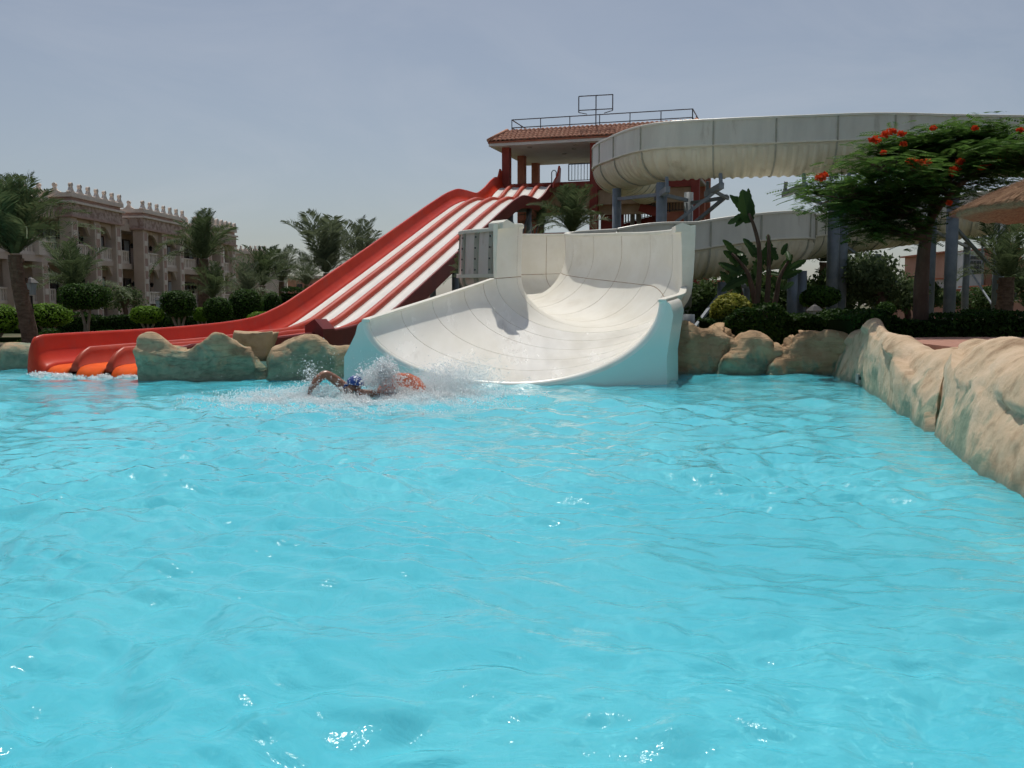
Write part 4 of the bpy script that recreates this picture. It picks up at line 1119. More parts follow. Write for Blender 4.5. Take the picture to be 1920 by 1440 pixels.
# loggia bays between and before the pavilions
def loggia(y0, y1, n_):
    for k in range(n_):
        a = y0 + (y1 - y0) * k / n_; b = y0 + (y1 - y0) * (k + 1) / n_
        for z in (Z1, Z2):
            balustrade(a + .02, b - .02, -.1, z)
            window(a + (b - a) * .22, a + (b - a) * .72, z, z + 2.2, k % 2 == 0)
        if k: 
            mb = MB(); hbox(mb, a - .2, a + .2, -1.6, -.25, GZ, Z3 - .5); mb.build('pier', M['hotel'], hotel)
loggia(PV[0][1] + .2, PV[1][0] - .2, 1); loggia(PV[1][1] + .2, e0 - .2, 1)
ly = hy(118, 0)
loggia(46, PV[0][0] - .3, 4)
for y in (hy(75), hy(20)):
    hcolumn(y, .1, GZ, Z2 - .46, .7); 
    mb = MB(); hbox(mb, y - .45, y + .45, -.3, .35, Z2 + .01, Z2 + 1.2); mb.build('balcony_post', M['hotel_light'], hotel)
for y in np.arange(46, PV[0][0] - 1, 1.25): merlon(float(y), -.1, Z3 + .75, 0, 0, .8)
# lower wing beyond the hotel
wing = thing('hotel_wing', 'lower plain hotel wing with small crenellations beyond the three-bay hotel', 'building', P(468, 572, 118))
def wb(x0, y0, x1, y1, Y0, Y1, name, m, parent=wing):
    a = P(x0, y1, Y0); b = P(x1, y0, Y0); mb = MB(); mb.box(((a.x + b.x) / 2, (Y0 + Y1) / 2, (a.z + b.z) / 2), (b.x - a.x, Y1 - Y0, b.z - a.z)); return mb.build(name, m, parent)
wb(430, 474, 494, 590, 118, 130, 'wall', M['hotel']); wb(428, 470, 497, 476, 117.8, 130.2, 'cornice', M['hotel_light'])
for px in range(433, 497, 9):
    c = P(px, 470, 118); mb = MB(); mb.prism([c + Vector((x, 0, z)) for x, z in ((-.28, 0), (.28, 0), (.22, .22), (.07, .3), (.1, .55), (0, .65), (-.1, .55), (-.07, .3), (-.22, .22))], (0, .3, 0)); mb.build('merlon', M['hotel_light'], wing)
c = P(448, 545, 117.9); mb = MB(); mb.prism([c + Vector((x, 0, z)) for x, z in ((-1.0, -1), (1.0, -1), (1.0, 1.6), (.55, 1.9), (.5, 2.5), (.8, 2.8), (0, 3.4), (-.8, 2.8), (-.5, 2.5), (-.55, 1.9), (-1, 1.6))], (0, -.1, 0)); mb.build('niche', M['hotel_dark'], wing)
# long low wall / building far behind the palms
lowb = thing('low_building', 'long low pink building far behind the two tall palms', 'building', P(620, 572, 135))
wb(540, 521, 800, 572, 135, 145, 'wall', M['pinkwall'], lowb); wb(536, 517, 804, 522, 134.6, 145.4, 'cornice', M['hotel_light'], lowb)
for px in range(556, 800, 26): wb(px, 532, px + 10, 548, 134.8, 134.97, 'window', M['glass'], lowb)

# ------------------------------------------------------------------ salmon buildings on the right
def salmon(label, boxes, wins, base, name='salmon_building'):
    t = thing(name, label, 'building', base)
    for x0, y0, x1, y1, Y0, Y1, m in boxes:
        o = wb(x0, y0, x1, y1, Y0, Y1, 'wall', m, t)
        wb(x0 - 2, y0 - 3, x1 + 2, y0, Y0 - .2, Y1 + .2, 'coping', M['towerlight'], o)
    for x0, y0, x1, y1, Y in wins:
        o = wb(x0, y0, x1, y1, Y, Y + .12, 'window', M['glass'], t); wb(x0 - 1.5, y1, x1 + 1.5, y1 + 2, Y - .1, Y + .1, 'sill', M['hotel_light'], o)
    return t
salmon('salmon pink building with chimney and pale grille, behind the flame tree', [(1770, 474, 1812, 600, 95, 105, M['pinkwall']), (1845, 468, 1916, 600, 92, 104, M['pinkwall']), (1905, 458, 1912, 468, 93, 94, M['pinkwall']), (1913, 490, 2010, 600, 88, 98, M['pinkwall']), (1812, 505, 1846, 600, 94, 103, M['pinkwall'])],
       [(1860, 520, 1870, 540, 91.85), (1885, 520, 1895, 540, 91.85), (1780, 500, 1788, 520, 94.85), (1860, 556, 1872, 580, 91.85), (1930, 520, 1945, 545, 87.85)], P(1840, 575, 92))
gr = thing('grille_block', 'pale grey block with grid of small openings between the salmon walls', 'building', P(1828, 572, 90))
wb(1811, 470, 1846, 572, 90.4, 93, 'wall', M['palebuild'], gr)
for i in range(5):
    for j in range(4): wb(1814 + i * 6.2, 480 + j * 9, 1818.5 + i * 6.2, 486 + j * 9, 90.25, 90.38, 'opening', M['glass'], gr)
salmon('flat salmon red building low behind the yellow-green bush', [(1330, 528, 1402, 600, 82, 92, M['pinkwall']), (1402, 536, 1480, 600, 84, 92, M['pinkwall'])], [(1345, 545, 1353, 560, 81.85), (1375, 545, 1383, 560, 81.85), (1386, 540, 1391, 556, 81.85)], P(1370, 575, 82))
salmon('small salmon building with white bay behind the low flume end', [(1455, 516, 1478, 600, 78, 84, M['pinkwall']), (1500, 540, 1560, 600, 80, 88, M['pinkwall'])], [(1512, 552, 1520, 566, 79.85), (1535, 552, 1543, 566, 79.85)], P(1480, 575, 78))
salmon('white and salmon kiosk beside the flame tree trunk', [(1756, 524, 1792, 545, 70, 76, M['palebuild']), (1740, 545, 1800, 600, 70, 77, M['pinkwall'])], [(1765, 552, 1775, 568, 69.85), (1783, 552, 1792, 572, 69.85)], P(1770, 578, 70))
salmon('low pink hut with flat roof on the lawn at the far right', [(1888, 536, 1935, 585, 60, 66, M['pinkwall'])], [(1898, 548, 1908, 562, 59.85)], P(1910, 580, 60))
# lattice frame by the salmon building
lat = thing('lattice_frame', 'steel lattice frame with X bracing standing before the salmon building', 'frame', P(1842, 574, 70))
mb = MB()
for px in (1812, 1842, 1868): a = P(px, 572, 70); b = P(px, 425, 70); mb.beam(a, b, .12)
mb.build('post', M['steel'], lat)
for py in (428, 447): mb = MB(); mb.beam(P(1808, py, 70), P(1872, py, 70), .1); mb.build('rail', M['steel'], lat)
for k in range(8):
    mb = MB(); a = 1810 + k * 7.5; mb.beam(P(a, 428, 70), P(a + 7.5, 447, 70), .06); mb.beam(P(a + 7.5, 428, 70.12), P(a, 447, 70.12), .06); mb.build('lattice', M['steel'], lat)
# ------------------------------------------------------------------ vegetation
def diamonds(Pn, U, W, L_, Wd):
    """leaf-shaped quads at points Pn along U, across W"""
    a = Pn - U * (L_ * .5)[:, None]; c = Pn + U * (L_ * .5)[:, None]; m = Pn + U * (L_ * .05)[:, None]
    b = m + W * (Wd * .5)[:, None]; d = m - W * (Wd * .5)[:, None]
    V = np.stack([a, b, c, d], 1).reshape(-1, 3)
    Fq = np.arange(len(V)).reshape(-1, 4)
    return V, Fq
def rand_dirs(r, n):
    v = r.normal(size=(n, 3)); return v / np.linalg.norm(v, axis=1)[:, None]
def leafcloud(r, Pn, size, up=.2, outward=None, jit=1.0, asp=.5):
    n = len(Pn)
    nr = rand_dirs(r, n) * jit + np.array([0, 0, up])
    if outward is not None: nr = nr + outward * .9
    nr /= np.linalg.norm(nr, axis=1)[:, None]
    t = rand_dirs(r, n); U = np.cross(nr, t); U /= np.linalg.norm(U, axis=1)[:, None] + 1e-9
    W = np.cross(nr, U)
    L_ = size * r.uniform(.6, 1.35, n)
    return diamonds(Pn, U, W, L_, L_ * asp)
def sup(r, n, c, rad, power=2.0, shell=.25, lump=.08):
    """points near the surface of a (super)ellipsoid, uneven"""
    d = rand_dirs(r, n)
    k = (np.abs(d) ** power).sum(1) ** (-1 / power)
    q = d * k[:, None]
    f = 1 - shell * r.random(n) ** 1.5
    ph = np.sin(q[:, 0] * 7 + c[0] * 3) * np.sin(q[:, 1] * 6 + c[1]) * np.sin(q[:, 2] * 7 + 1.3)
    f = f * (1 + lump * ph + r.normal(0, .02, n))
    return np.array(c) + q * f[:, None] * np.array(rad), q
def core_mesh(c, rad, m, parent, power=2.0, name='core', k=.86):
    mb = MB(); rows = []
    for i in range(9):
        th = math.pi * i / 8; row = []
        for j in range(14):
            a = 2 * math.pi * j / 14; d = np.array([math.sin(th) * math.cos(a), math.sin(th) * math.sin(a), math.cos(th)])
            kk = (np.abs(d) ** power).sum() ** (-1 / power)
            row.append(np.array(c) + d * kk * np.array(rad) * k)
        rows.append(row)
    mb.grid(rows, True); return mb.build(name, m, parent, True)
def topiary(label, px, ptop, pbot, hw, Y, m, seed, pbase=None, forks=2, power=2.6, name='clipped_tree', cat='topiary', group=None, trunk=True, size=.07, n=2600, base_z=None):
    r = np.random.default_rng(seed)
    a = P(px, ptop, Y); b = P(px, pbot, Y); c = (a + b) * .5; rz = (a.z - b.z) * .5; rx = hw / F * Y
    z0 = GZ if base_z is None else base_z
    t = thing(name, label, cat, (c.x, Y, z0), group)
    if trunk:
        for k in range(forks):
            s_ = (k - (forks - 1) / 2)
            mb = MB(); mb.tube([(c.x + s_ * .04, Y + s_ * .03, z0 - .05), (c.x + s_ * .1 + .02, Y, (z0 + b.z) * .5), (c.x + s_ * rx * .5, Y + s_ * .08, b.z + rz * .6)], [.06, .05, .035], 7); mb.build('trunk', M['palebark'], t, True)
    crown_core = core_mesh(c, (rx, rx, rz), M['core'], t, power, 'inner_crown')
    Pn, q = sup(r, n, c, (rx, rx, rz), power, .2, .07)
    V, Fq = leafcloud(r, Pn, size, .3, q, .8, .6)
    make('crown', V, Fq, m, t)
    return t
G_TOP = 'clipped trees in the hedge left of the red slide'
topiary('flat-topped mushroom-shaped clipped tree beside the big left palm', 159, 532, 580, 42, 30, M['topiary'], 11, forks=2, power=3.4, group=G_TOP, n=4200)
topiary('drum-shaped clipped tree directly left of the far palm trunk', 334, 545, 594, 30, 33, M['topiary'], 12, power=3.4, forks=3, group=G_TOP, n=3400)
topiary('rounded bushy clipped tree between the drum-shaped and the tall one', 408, 557, 604, 27, 33.5, M['topiary'], 13, power=2.2, forks=2, group=G_TOP, n=3000)
topiary('tall dark clipped tree, second from the red slide wall', 461, 542, 602, 31, 35, M['topiary'], 14, power=2.8, group=G_TOP, n=3400)
topiary('narrow clipped tree nearest the red slide wall', 510, 548, 604, 18, 38, M['topiary'], 15, power=3.0, group=G_TOP, n=2400)
G_LIME = 'lime green bushes in the hedge left of the red slide'
for lab, px, pt, pb, hw, Y, s_ in (('lime green bush left of the big palm trunk at the picture edge', -8, 570, 625, 40, 31, 21), ('wide lime green bush right of the big left palm trunk', 88, 569, 612, 42, 31.5, 22), ('lime green bush below the hotel columns, left of the drum-shaped tree', 276, 574, 606, 29, 33.5, 23), ('small lime green bush between the drum-shaped and rounded trees', 378, 577, 602, 15, 36, 24), ('low lime bush at the foot of the tall dark clipped tree', 488, 585, 622, 24, 33, 25)):
    topiary(lab, px, pt, pb, hw, Y, M['lime'], s_, forks=3, power=2.6, name='lime_bush', cat='bush', group=G_LIME, n=2600, size=.085)
def hedge(label, x0, x1, ptop, Y, dep, m, seed, n, size=.09, z0=GZ, slope=0.0, name='hedge', group=None, lump=.1, mcore=None, base_label=None):
    r = np.random.default_rng(seed)
    a = P(x0, ptop, Y); b = P(x1, ptop, Y)
    h = a.z - z0
    t = thing(name, label, 'hedge', ((a.x + b.x) / 2, Y + dep / 2, z0), group)
    mb = MB(); mb.box(((a.x + b.x) / 2, Y + dep / 2, z0 + h * .46), (b.x - a.x - .1, dep - .16, h * .9)); mb.build('shade_core', M['core'], t)  # solid block inside the hedge, its dark colour painted as inner shade
    nt_ = int(n * .35)
    X = r.uniform(a.x, b.x, n); Yv = Y + dep * r.random(n); Z = z0 + h * r.random(n)
    Z[:nt_] = z0 + h * (1 + r.normal(0, .02, nt_)); Yv[nt_:] = Y + np.abs(r.normal(0, .05, n - nt_))
    bump = lump * (np.sin(X * 3.1 + seed) * .5 + np.sin(X * 7.7 + 2 * seed) * .3 + np.sin(X * 1.3) * .5)
    Z += bump * (Z - z0) / h; Yv -= np.abs(bump) * .8
    V, Fq = leafcloud(r, np.stack([X, Yv, Z], 1), size, .4, np.array([[0, -.5, .2]]), .9, .55)
    make('foliage', V, Fq, m, t); return t
hedge('long dark clipped hedge behind the clipped trees, left of the red slide', -60, 620, 592, 37.5, 1.2, M['hedge'], 31, 9000, .12)
hedge('dark hedge block next to the red slide wall, highest of the left hedges', 524, 640, 543, 41, 1.5, M['hedge'], 32, 3500, .11)
hedge('low ragged shrubbery at the foot of the left hedge, along the red slide', -60, 420, 633, 28.5, .9, M['topiary'], 33, 5000, .09, lump=.25)
hedge('dark glossy shrub bed behind the right back rocks', 1330, 1640, 592, 21.6, 1.5, M['hedge'], 34, 9000, .10, lump=.22)
hedge('long dark glossy shrub bed behind the peaked sandstone rock', 1600, 2080, 594, 18.9, 1.7, M['hedge'], 35, 12000, .095, lump=.18)
topiary('yellow-green ball bush behind the wide brown rock', 1371, 551, 618, 39, 22.5, M['yellow'], 41, forks=3, power=2.1, name='ball_bush', cat='bush', n=3200, size=.10)
topiary('dark round-topped clipped shrub beside the double steel column', 1540, 536, 575, 34, 30, M['topiary'], 42, forks=2, power=2.2, name='clipped_tree', cat='topiary', n=2600, size=.1)
topiary('small dark clipped ball near the flame tree trunk', 1661, 566, 592, 17, 26, M['topiary'], 43, forks=1, power=2.0, name='clipped_tree', cat='topiary', n=1800, size=.07)
topiary('lime topped bush left of the double steel column', 1516, 545, 575, 16, 31.5, M['lime'], 44, forks=2, power=2.2, name='lime_bush', cat='bush', n=1500, size=.09)

# palms
def frond_mesh(seed, m, n=34, leaf=.36, droop=.5, wid=.030):
    r = np.random.default_rng(seed); V = []; Fa = []
    pts = []
    for i in range(n + 1):
        t = i / n
        pts.append(np.array([t * (1 - .12 * t * t), 0, .38 * t - droop * t ** 2.3]))
    for i in range(n):       # rachis: thin triangular strip
        w0, w1 = .022 * (1 - i / n) + .003, .022 * (1 - (i + 1) / n) + .003
        b = len(V); V += [pts[i] + [0, -w0, 0], pts[i] + [0, w0, 0], pts[i + 1] + [0, w1, 0], pts[i + 1] + [0, -w1, 0]]; Fa.append((b, b + 1, b + 2, b + 3))
    for i in range(2, n + 1):
        t = i / n
        tang = pts[min(i + 1, n)] - pts[i - 1]; tang /= np.linalg.norm(tang)
        L_ = leaf * (math.sin(math.pi * min(1, .12 + t * .86)) ** .6) * r.uniform(.8, 1.1)
        for s_ in (-1, 1):
            d = tang * .62 + np.array([0, s_ * .78, .28]) ; d = d + r.normal(0, .09, 3); d /= np.linalg.norm(d)
            side = np.cross(d, [0, 0, 1.0]); side /= np.linalg.norm(side) + 1e-9
            p = pts[i]; mid = p + d * L_ * .5 + np.array([0, 0, .01]); tip = p + d * L_ + np.array([0, 0, -.10 * L_])
            b = len(V); V += [p - side * wid * .3, mid - side * wid * .5, tip, mid + side * wid * .5]; Fa.append((b, b + 1, b + 2, b + 3))
    me = mesh_from('frond', np.array(V), np.array(Fa)); me.materials.append(m); return me
FR = {}
for key, m in (('near', M['palm']), ('far', M['palm_far'])):
    FR[key] = [frond_mesh(100 + k, m, 44 if key == 'near' else 34, .30, d_, .017 if key == 'near' else .022) for k, d_ in enumerate((.22, .34, .48, .62))]
FR['dead'] = [frond_mesh(140, M['deadleaf'], 22, .3, 1.1, .03)]
def palm(label, base, height, tr, flen, nf, seed, key='near', group=None, lean=(0, 0), upright=.5, name='date_palm', boots=True):
    r = random.Random(seed)
    base = Vector(base); t = thing(name, label, 'palm', base, group)
    top = base + Vector((lean[0], lean[1], height))
    npt = 7 if height > 1 else 3
    pts = [base.lerp(top, k / (npt - 1)) + Vector((math.sin(k * .9 + seed) * .03, 0, -.05 if k == 0 else 0)) for k in range(npt)]
    mb = MB(); mb.tube(pts, [tr * (1.15 - .25 * k / (npt - 1)) for k in range(npt)], 12)
    if boots:     # stubs of old fronds spiralling up the trunk
        nb = int(height / .11)
        for k in range(nb):
            a = k * 2.4; z = k / max(1, nb); c = base.lerp(top, z); rr = tr * (1.12 - .22 * z)
            o_ = Vector((math.cos(a), math.sin(a), 0)); s_ = Vector((-o_.y, o_.x, 0))
            mb.hexa([c + o_ * rr * .8 + s_ * -.09 * tr / .2, c + o_ * rr * 1.02 + s_ * -.07 * tr / .2, c + o_ * rr * 1.02 + s_ * .07 * tr / .2, c + o_ * rr * .8 + s_ * .09 * tr / .2,
                     c + o_ * rr * .9 + s_ * -.06 * tr / .2 + Vector((0, 0, .13)), c + o_ * rr * 1.2 + s_ * -.03 * tr / .2 + Vector((0, 0, .12)), c + o_ * rr * 1.2 + s_ * .03 * tr / .2 + Vector((0, 0, .12)), c + o_ * rr * .9 + s_ * .06 * tr / .2 + Vector((0, 0, .13))])
    mb.build('trunk', M['bark'], t)
    for k in range(nf):
        q = k / nf
        az = k * 2.39996 + r.uniform(-.2, .2); el = math.radians(86 - (88 - 22 * upright) * q ** (.75 + .5 * upright) + r.uniform(-8, 8))
        vs = FR[key]; vi = min(3, int(q * 4 * .99 + r.uniform(-.4, .4))); vi = max(0, vi)
        o = bpy.data.objects.new('frond', vs[vi]); COL.objects.link(o); o.parent = t
        o.location = top - base + Vector((math.cos(az) * tr * .5, math.sin(az) * tr * .5, .05))
        o.rotation_euler = (r.uniform(-.4, .4), -(el - .25), az)
        s_ = flen * r.uniform(.82, 1.12); o.scale = (s_, s_, s_)
    return t
def palm_px(label, px, pcrown, Y, tr, flen, nf, seed, key='near', z0=GZ, **kw):
    c = P(px, pcrown, Y); return palm(label, (c.x, Y, z0), c.z - z0, tr, flen, nf, seed, key, **kw)
G_P = 'palms round the pool garden'
palm_px('biggest date palm with thick brown trunk at the left edge', 50, 478, 27, .2, 2.5, 36, 1, group=G_P, lean=(-.34, 0), upright=1.05)
palm_px('slim young palm in front of the hotel columns', 138, 552, 44, .16, 2.6, 18, 2, group=G_P, upright=1.1)
palm_px('dark palm with tall trunk hiding the last hotel bay', 381, 486, 62, .34, 3.3, 26, 3, group=G_P, upright=.7)
palm_px('full palm left of the red slide, larger of the two on the skyline', 612, 512, 58, .22, 4.0, 24, 4, 'far', group=G_P, upright=.95)
palm_px('ragged palm touching the red slide wall on the skyline', 676, 500, 63, .2, 3.5, 20, 5, 'far', group=G_P, upright=.9)
palm_px('short palm at the foot of the skyline palms', 575, 535, 72, .18, 2.6, 16, 6, 'far', group=G_P, upright=.7)
palm_px('bushy palm right of the low hotel wing', 528, 528, 66, .2, 2.9, 20, 7, 'far', group=G_P, upright=.8)
palm_px('bushy palm in front of the low hotel wing', 492, 536, 60, .2, 2.8, 20, 8, 'near', group=G_P, upright=.9)
palm_px('leaning young palm left of the low hotel wing', 462, 560, 55, .14, 2.2, 20, 9, 'far', group=G_P, upright=1.0)
palm_px('bushy young palm below the far palm crown by the hotel', 398, 560, 58, .16, 2.3, 18, 10, 'near', group=G_P, upright=1.1)
palm_px('dense palm in front of the slide tower', 1072, 436, 44, .2, 2.3, 26, 11, 'near', group=G_P, upright=1.0)
palm_px('small palm between the red slide legs and the tower', 1015, 425, 52, .15, 1.7, 18, 12, 'near', group=G_P, upright=.6)
palm_px('low dark palm under the white bend', 878, 528, 30, .12, .9, 18, 13, 'near', group=G_P, upright=.8)
palm_px('dark palm behind the double steel column', 1545, 492, 40, .2, 2.5, 24, 14, 'near', group=G_P, upright=.6)
palm_px('palm with hanging fronds cut by the right picture edge', 1962, 408, 24, .2, 1.6, 22, 15, 'near', group=G_P, upright=.6)
palm_px('palm with thick dark trunk on the far right lawn', 1886, 520, 34, .28, 2.2, 24, 16, 'near', group=G_P, upright=.5)

# broadleaf background trees
def tree(label, px, pcrown, Y, rx, rz, m, seed, n=9000, size=.22, z0=GZ, group=None, name='tree', trunk_r=.16, lobes=9):
    r = np.random.default_rng(seed); c = P(px, pcrown, Y)
    t = thing(name, label, 'tree', (c.x, Y, z0), group)
    mb = MB(); mb.tube([(c.x, Y, z0 - .05), (c.x + .1, Y, z0 + (c.z - z0) * .5), (c.x, Y, c.z)], [trunk_r, trunk_r * .8, trunk_r * .4], 8)
    Lc = []
    for k in range(lobes):
        d = rand_dirs(r, 1)[0] * np.array([rx, rx, rz]) * r.uniform(.35, .75); q = np.array(c) + d; Lc.append(q)
        mb.tube([(c.x, Y, z0 + (c.z - z0) * r.uniform(.4, .7)), tuple(np.array(c) + d * .5), tuple(q)], [trunk_r * .4, trunk_r * .25, .02], 5)
    mb.build('trunk', M['trunk'], t, True)
    Pn = []; O = []
    for q in Lc:
        k = n // lobes; s_ = r.uniform(.38, .6)
        p_, o_ = sup(r, k, q, (rx * s_, rx * s_, rz * s_), 2.0, .9, .2); Pn.append(p_); O.append(o_)
    V, Fq = leafcloud(r, np.vstack(Pn), size, .3, np.vstack(O) * .5, 1.0, .5)
    make('crown', V, Fq, m, t); return t
G_T = 'trees behind the white slide'
tree('loose grey-green tree left of the flame tree trunk', 1652, 528, 33, 1.7, 1.1, M['olive'], 51, 8000, .17, group=G_T)
tree('dark leafy tree behind the steel columns under the low flume', 1432, 560, 40, 1.9, 1.2, M['broad'], 52, 5000, .2, group=G_T)
tree('dark tree mass behind the white chute right wall', 1318, 572, 38, 1.4, 1.0, M['broad'], 53, 4500, .2, group=G_T)
tree('leafy tree between the double column and the grey-green tree', 1592, 548, 38, 1.8, 1.1, M['broad'], 54, 5000, .2, group=G_T)
tree('low tree before the salmon building at the right', 1822, 560, 52, 2.2, 1.0, M['broad'], 55, 4500, .2, group=G_T)
tree('bushy tree on the lawn near the right picture edge', 1925, 550, 42, 1.8, 1.2, M['olive'], 56, 4500, .2, group=G_T)
tree('small leafy tree standing before the white hotel balustrade', 232, 558, 52, 1.2, .8, M['olive'], 57, 1600, .16, group=G_T)
tree('dense tree behind the low flume support columns', 1495, 548, 44, 1.7, 1.1, M['broad'], 58, 4500, .2, group=G_T)
tree('dark shrubby tree behind the yellow-green bush', 1350, 590, 30, 1.0, .6, M['hedge'], 59, 3000, .14, group=G_T, trunk_r=.06)
tree('dark tree behind the flame tree trunk near the salmon kiosk', 1700, 560, 40, 1.6, 1.0, M['broad'], 60, 4500, .2, group=G_T)

# flame tree
def flame_tree():
    r = np.random.default_rng(77); rr = random.Random(77)
    Y = 20.2; base = P(1728, 600, Y); base.z = GZ
    t = thing('flame_tree', 'spreading flame tree with feathery leaves and red flowers before the high flume', 'tree', base)
    q = lambda px, py, dy=0: P(px, py, Y + dy)
    mb = MB()
    mb.tube([base - Vector((0, 0, .05)), q(1727, 540), q(1732, 470), q(1738, 430)], [.17, .155, .13, .12], 12)
    ends = []
    limbs = [[q(1738, 430), q(1750, 390), q(1758, 350), q(1770, 320), q(1790, 290)], [q(1738, 430), q(1752, 400, -.4), q(1790, 355, -.9), q(1840, 318, -1.2), q(1900, 285, -1.2)],
             [q(1735, 440), q(1700, 400, .4), q(1650, 372, .6), q(1600, 362, .7), q(1560, 350, .7)], [q(1752, 385), q(1725, 350, .5), q(1690, 315, .9), q(1660, 285, 1.0)],
             [q(1760, 350), q(1800, 320, 1.0), q(1850, 300, 1.7), q(1900, 270, 2.0)], [q(1735, 445), q(1690, 440, -.5), q(1660, 430, -.8), q(1635, 420, -1.0)],
             [q(1752, 385), q(1720, 345, -.9), q(1690, 330, -1.5), q(1650, 318, -1.9)], [q(1770, 320), q(1760, 290, .3), q(1765, 264, .4)], [q(1840, 318, -1.2), q(1880, 310, -1.6), q(1960, 300, -1.8)],
             [q(1690, 315, .9), q(1710, 290, 1.2), q(1720, 268, 1.2)], [q(1720, 415), q(1680, 385, -.6), q(1630, 365, -.9), q(1580, 372, -1.0)], [q(1700, 400, .4), q(1670, 405, 0), q(1640, 400, -.3), q(1610, 392, -.4)], [q(1790, 290), q(1800, 272, 0), q(1818, 258, 0)], [q(1800, 320, 1.0), q(1830, 290, .8), q(1850, 268, .7)]]
    for l in limbs:
        pts = vecs(catmull(l, 10)); mb.tube(pts, [.085 * (1 - .85 * k / 9) + .01 for k in range(10)], 7); ends.append(pts)
    # twigs
    ztop = q(1770, 208).z
    tips = []
    for l in ends:
        for k in range(3, 10):
            for _ in range(9 if l is ends[2] else 7):
                p = l[k]; d = Vector((rr.uniform(-1, 1), rr.uniform(-1, 1), rr.uniform(-.15, .38))).normalized() * rr.uniform(.25, .8)
                e = p + d
                if e.z > ztop: continue
                tips.append((p, e)); mb.tube([p, p + d * .5 + Vector((0, 0, .03)), e], [.014, .010, .004], 4, False)
    mb.build('trunk', M['trunk'], t, True)
    # feathery compound leaves: rachis with rows of small pinnae
    Pn = []; Uu = []; Ww = []; Ls = []; Wd = []
    for p, e in tips:
        for _ in range(7):
            o_ = e + Vector((r.normal(0, .2), r.normal(0, .2), r.normal(0, .11)))
            az = r.uniform(0, 6.28); d = Vector((math.cos(az), math.sin(az), r.uniform(-.22, .18))).normalized(); L_ = r.uniform(.26, .44)
            s_ = Vector((-d.y, d.x, r.normal(0, .15))).normalized()
            for k in range(7):
                a = .15 + .85 * k / 6
                for sg in (-1, 1):
                    u = (s_ * sg + d * .45 + Vector((0, 0, -.15))).normalized(); l_ = .17 * (1 - .55 * abs(a - .45))
                    c = o_ + d * (L_ * a) + u * (l_ * .5) - Vector((0, 0, .06 * a * a))
                    Pn.append(c); Uu.append(u); Ww.append(u.cross(Vector((0, 0, 1))).normalized()); Ls.append(l_); Wd.append(.05)
    V, Fq = diamonds(np.array(Pn), np.array(Uu), np.array(Ww), np.array(Ls), np.array(Wd))
    make('crown', V, Fq, M['flame'], t)
    for px, py, sc in ((1660, 252, 1.1), (1642, 262, 1.0), (1672, 246, .9), (1690, 250, .8), (1636, 262, .7), (1708, 302, 1.0), (1722, 306, 1.1), (1738, 304, .9), (1712, 312, .7), (1790, 317, 1.1), (1800, 303, .9), (1786, 325, .7), (1848, 308, 1.1), (1858, 304, 1.0), (1875, 299, .9), (1840, 314, .7), (1538, 332, 1.1), (1546, 328, .7), (1916, 298, .8), (1750, 240, .6), (1694, 270, .6), (1780, 380, .6), (1828, 240, .6), (1912, 244, .6), (1656, 286, .5)):
        c = np.array(P(px, py, Y - 1.7 + r.uniform(-.2, .3)))
        p_ = c + rand_dirs(r, 70) * (.09 * sc * r.random((70, 1)) ** .5) * np.array([1.2, 1, .75]); V, Fq = leafcloud(r, p_, .065, .2, None, 1.0, .75)
        make('flower_cluster', V, Fq, M['flower'], t)
flame_tree()

# bird-of-paradise clump
def paddle(t, base, tip, width, seed, fold=.25, droop=.15, torn=True, name='leaf'):
    """one big paddle leaf from base to tip, with tears"""
    r = random.Random(seed); base = Vector(base); tip = Vector(tip); d = tip - base; L_ = d.length; d.normalize()
    vw = Vector((0, -1, .25)).normalized(); s_ = d.cross(vw).normalized(); nrm = s_.cross(d)
    rows = []; n_ = 18; mb = MB()
    side = {-1: [], 1: []}
    for k in range(n_ + 1):
        u = k / n_; w = width * math.sin(math.pi * min(1, .06 + u * .94)) ** .55 * (1 - .25 * u)
        c = base + d * (L_ * u) - Vector((0, 0, droop * L_ * u * u))
        for sg in (-1, 1):
            jag = r.uniform(.62, 1.0) if torn and k % 3 == 0 else r.uniform(.9, 1.0)
            side[sg].append((c, c + s_ * (sg * w * .5 * jag) + nrm * (fold * w * .5), c + s_ * (sg * w * jag) * .95 + nrm * (fold * w * .4)))
    for sg in (-1, 1):
        mb.grid([list(x) for x in side[sg]])
    return mb.build(name, M['paddle'], t, True)
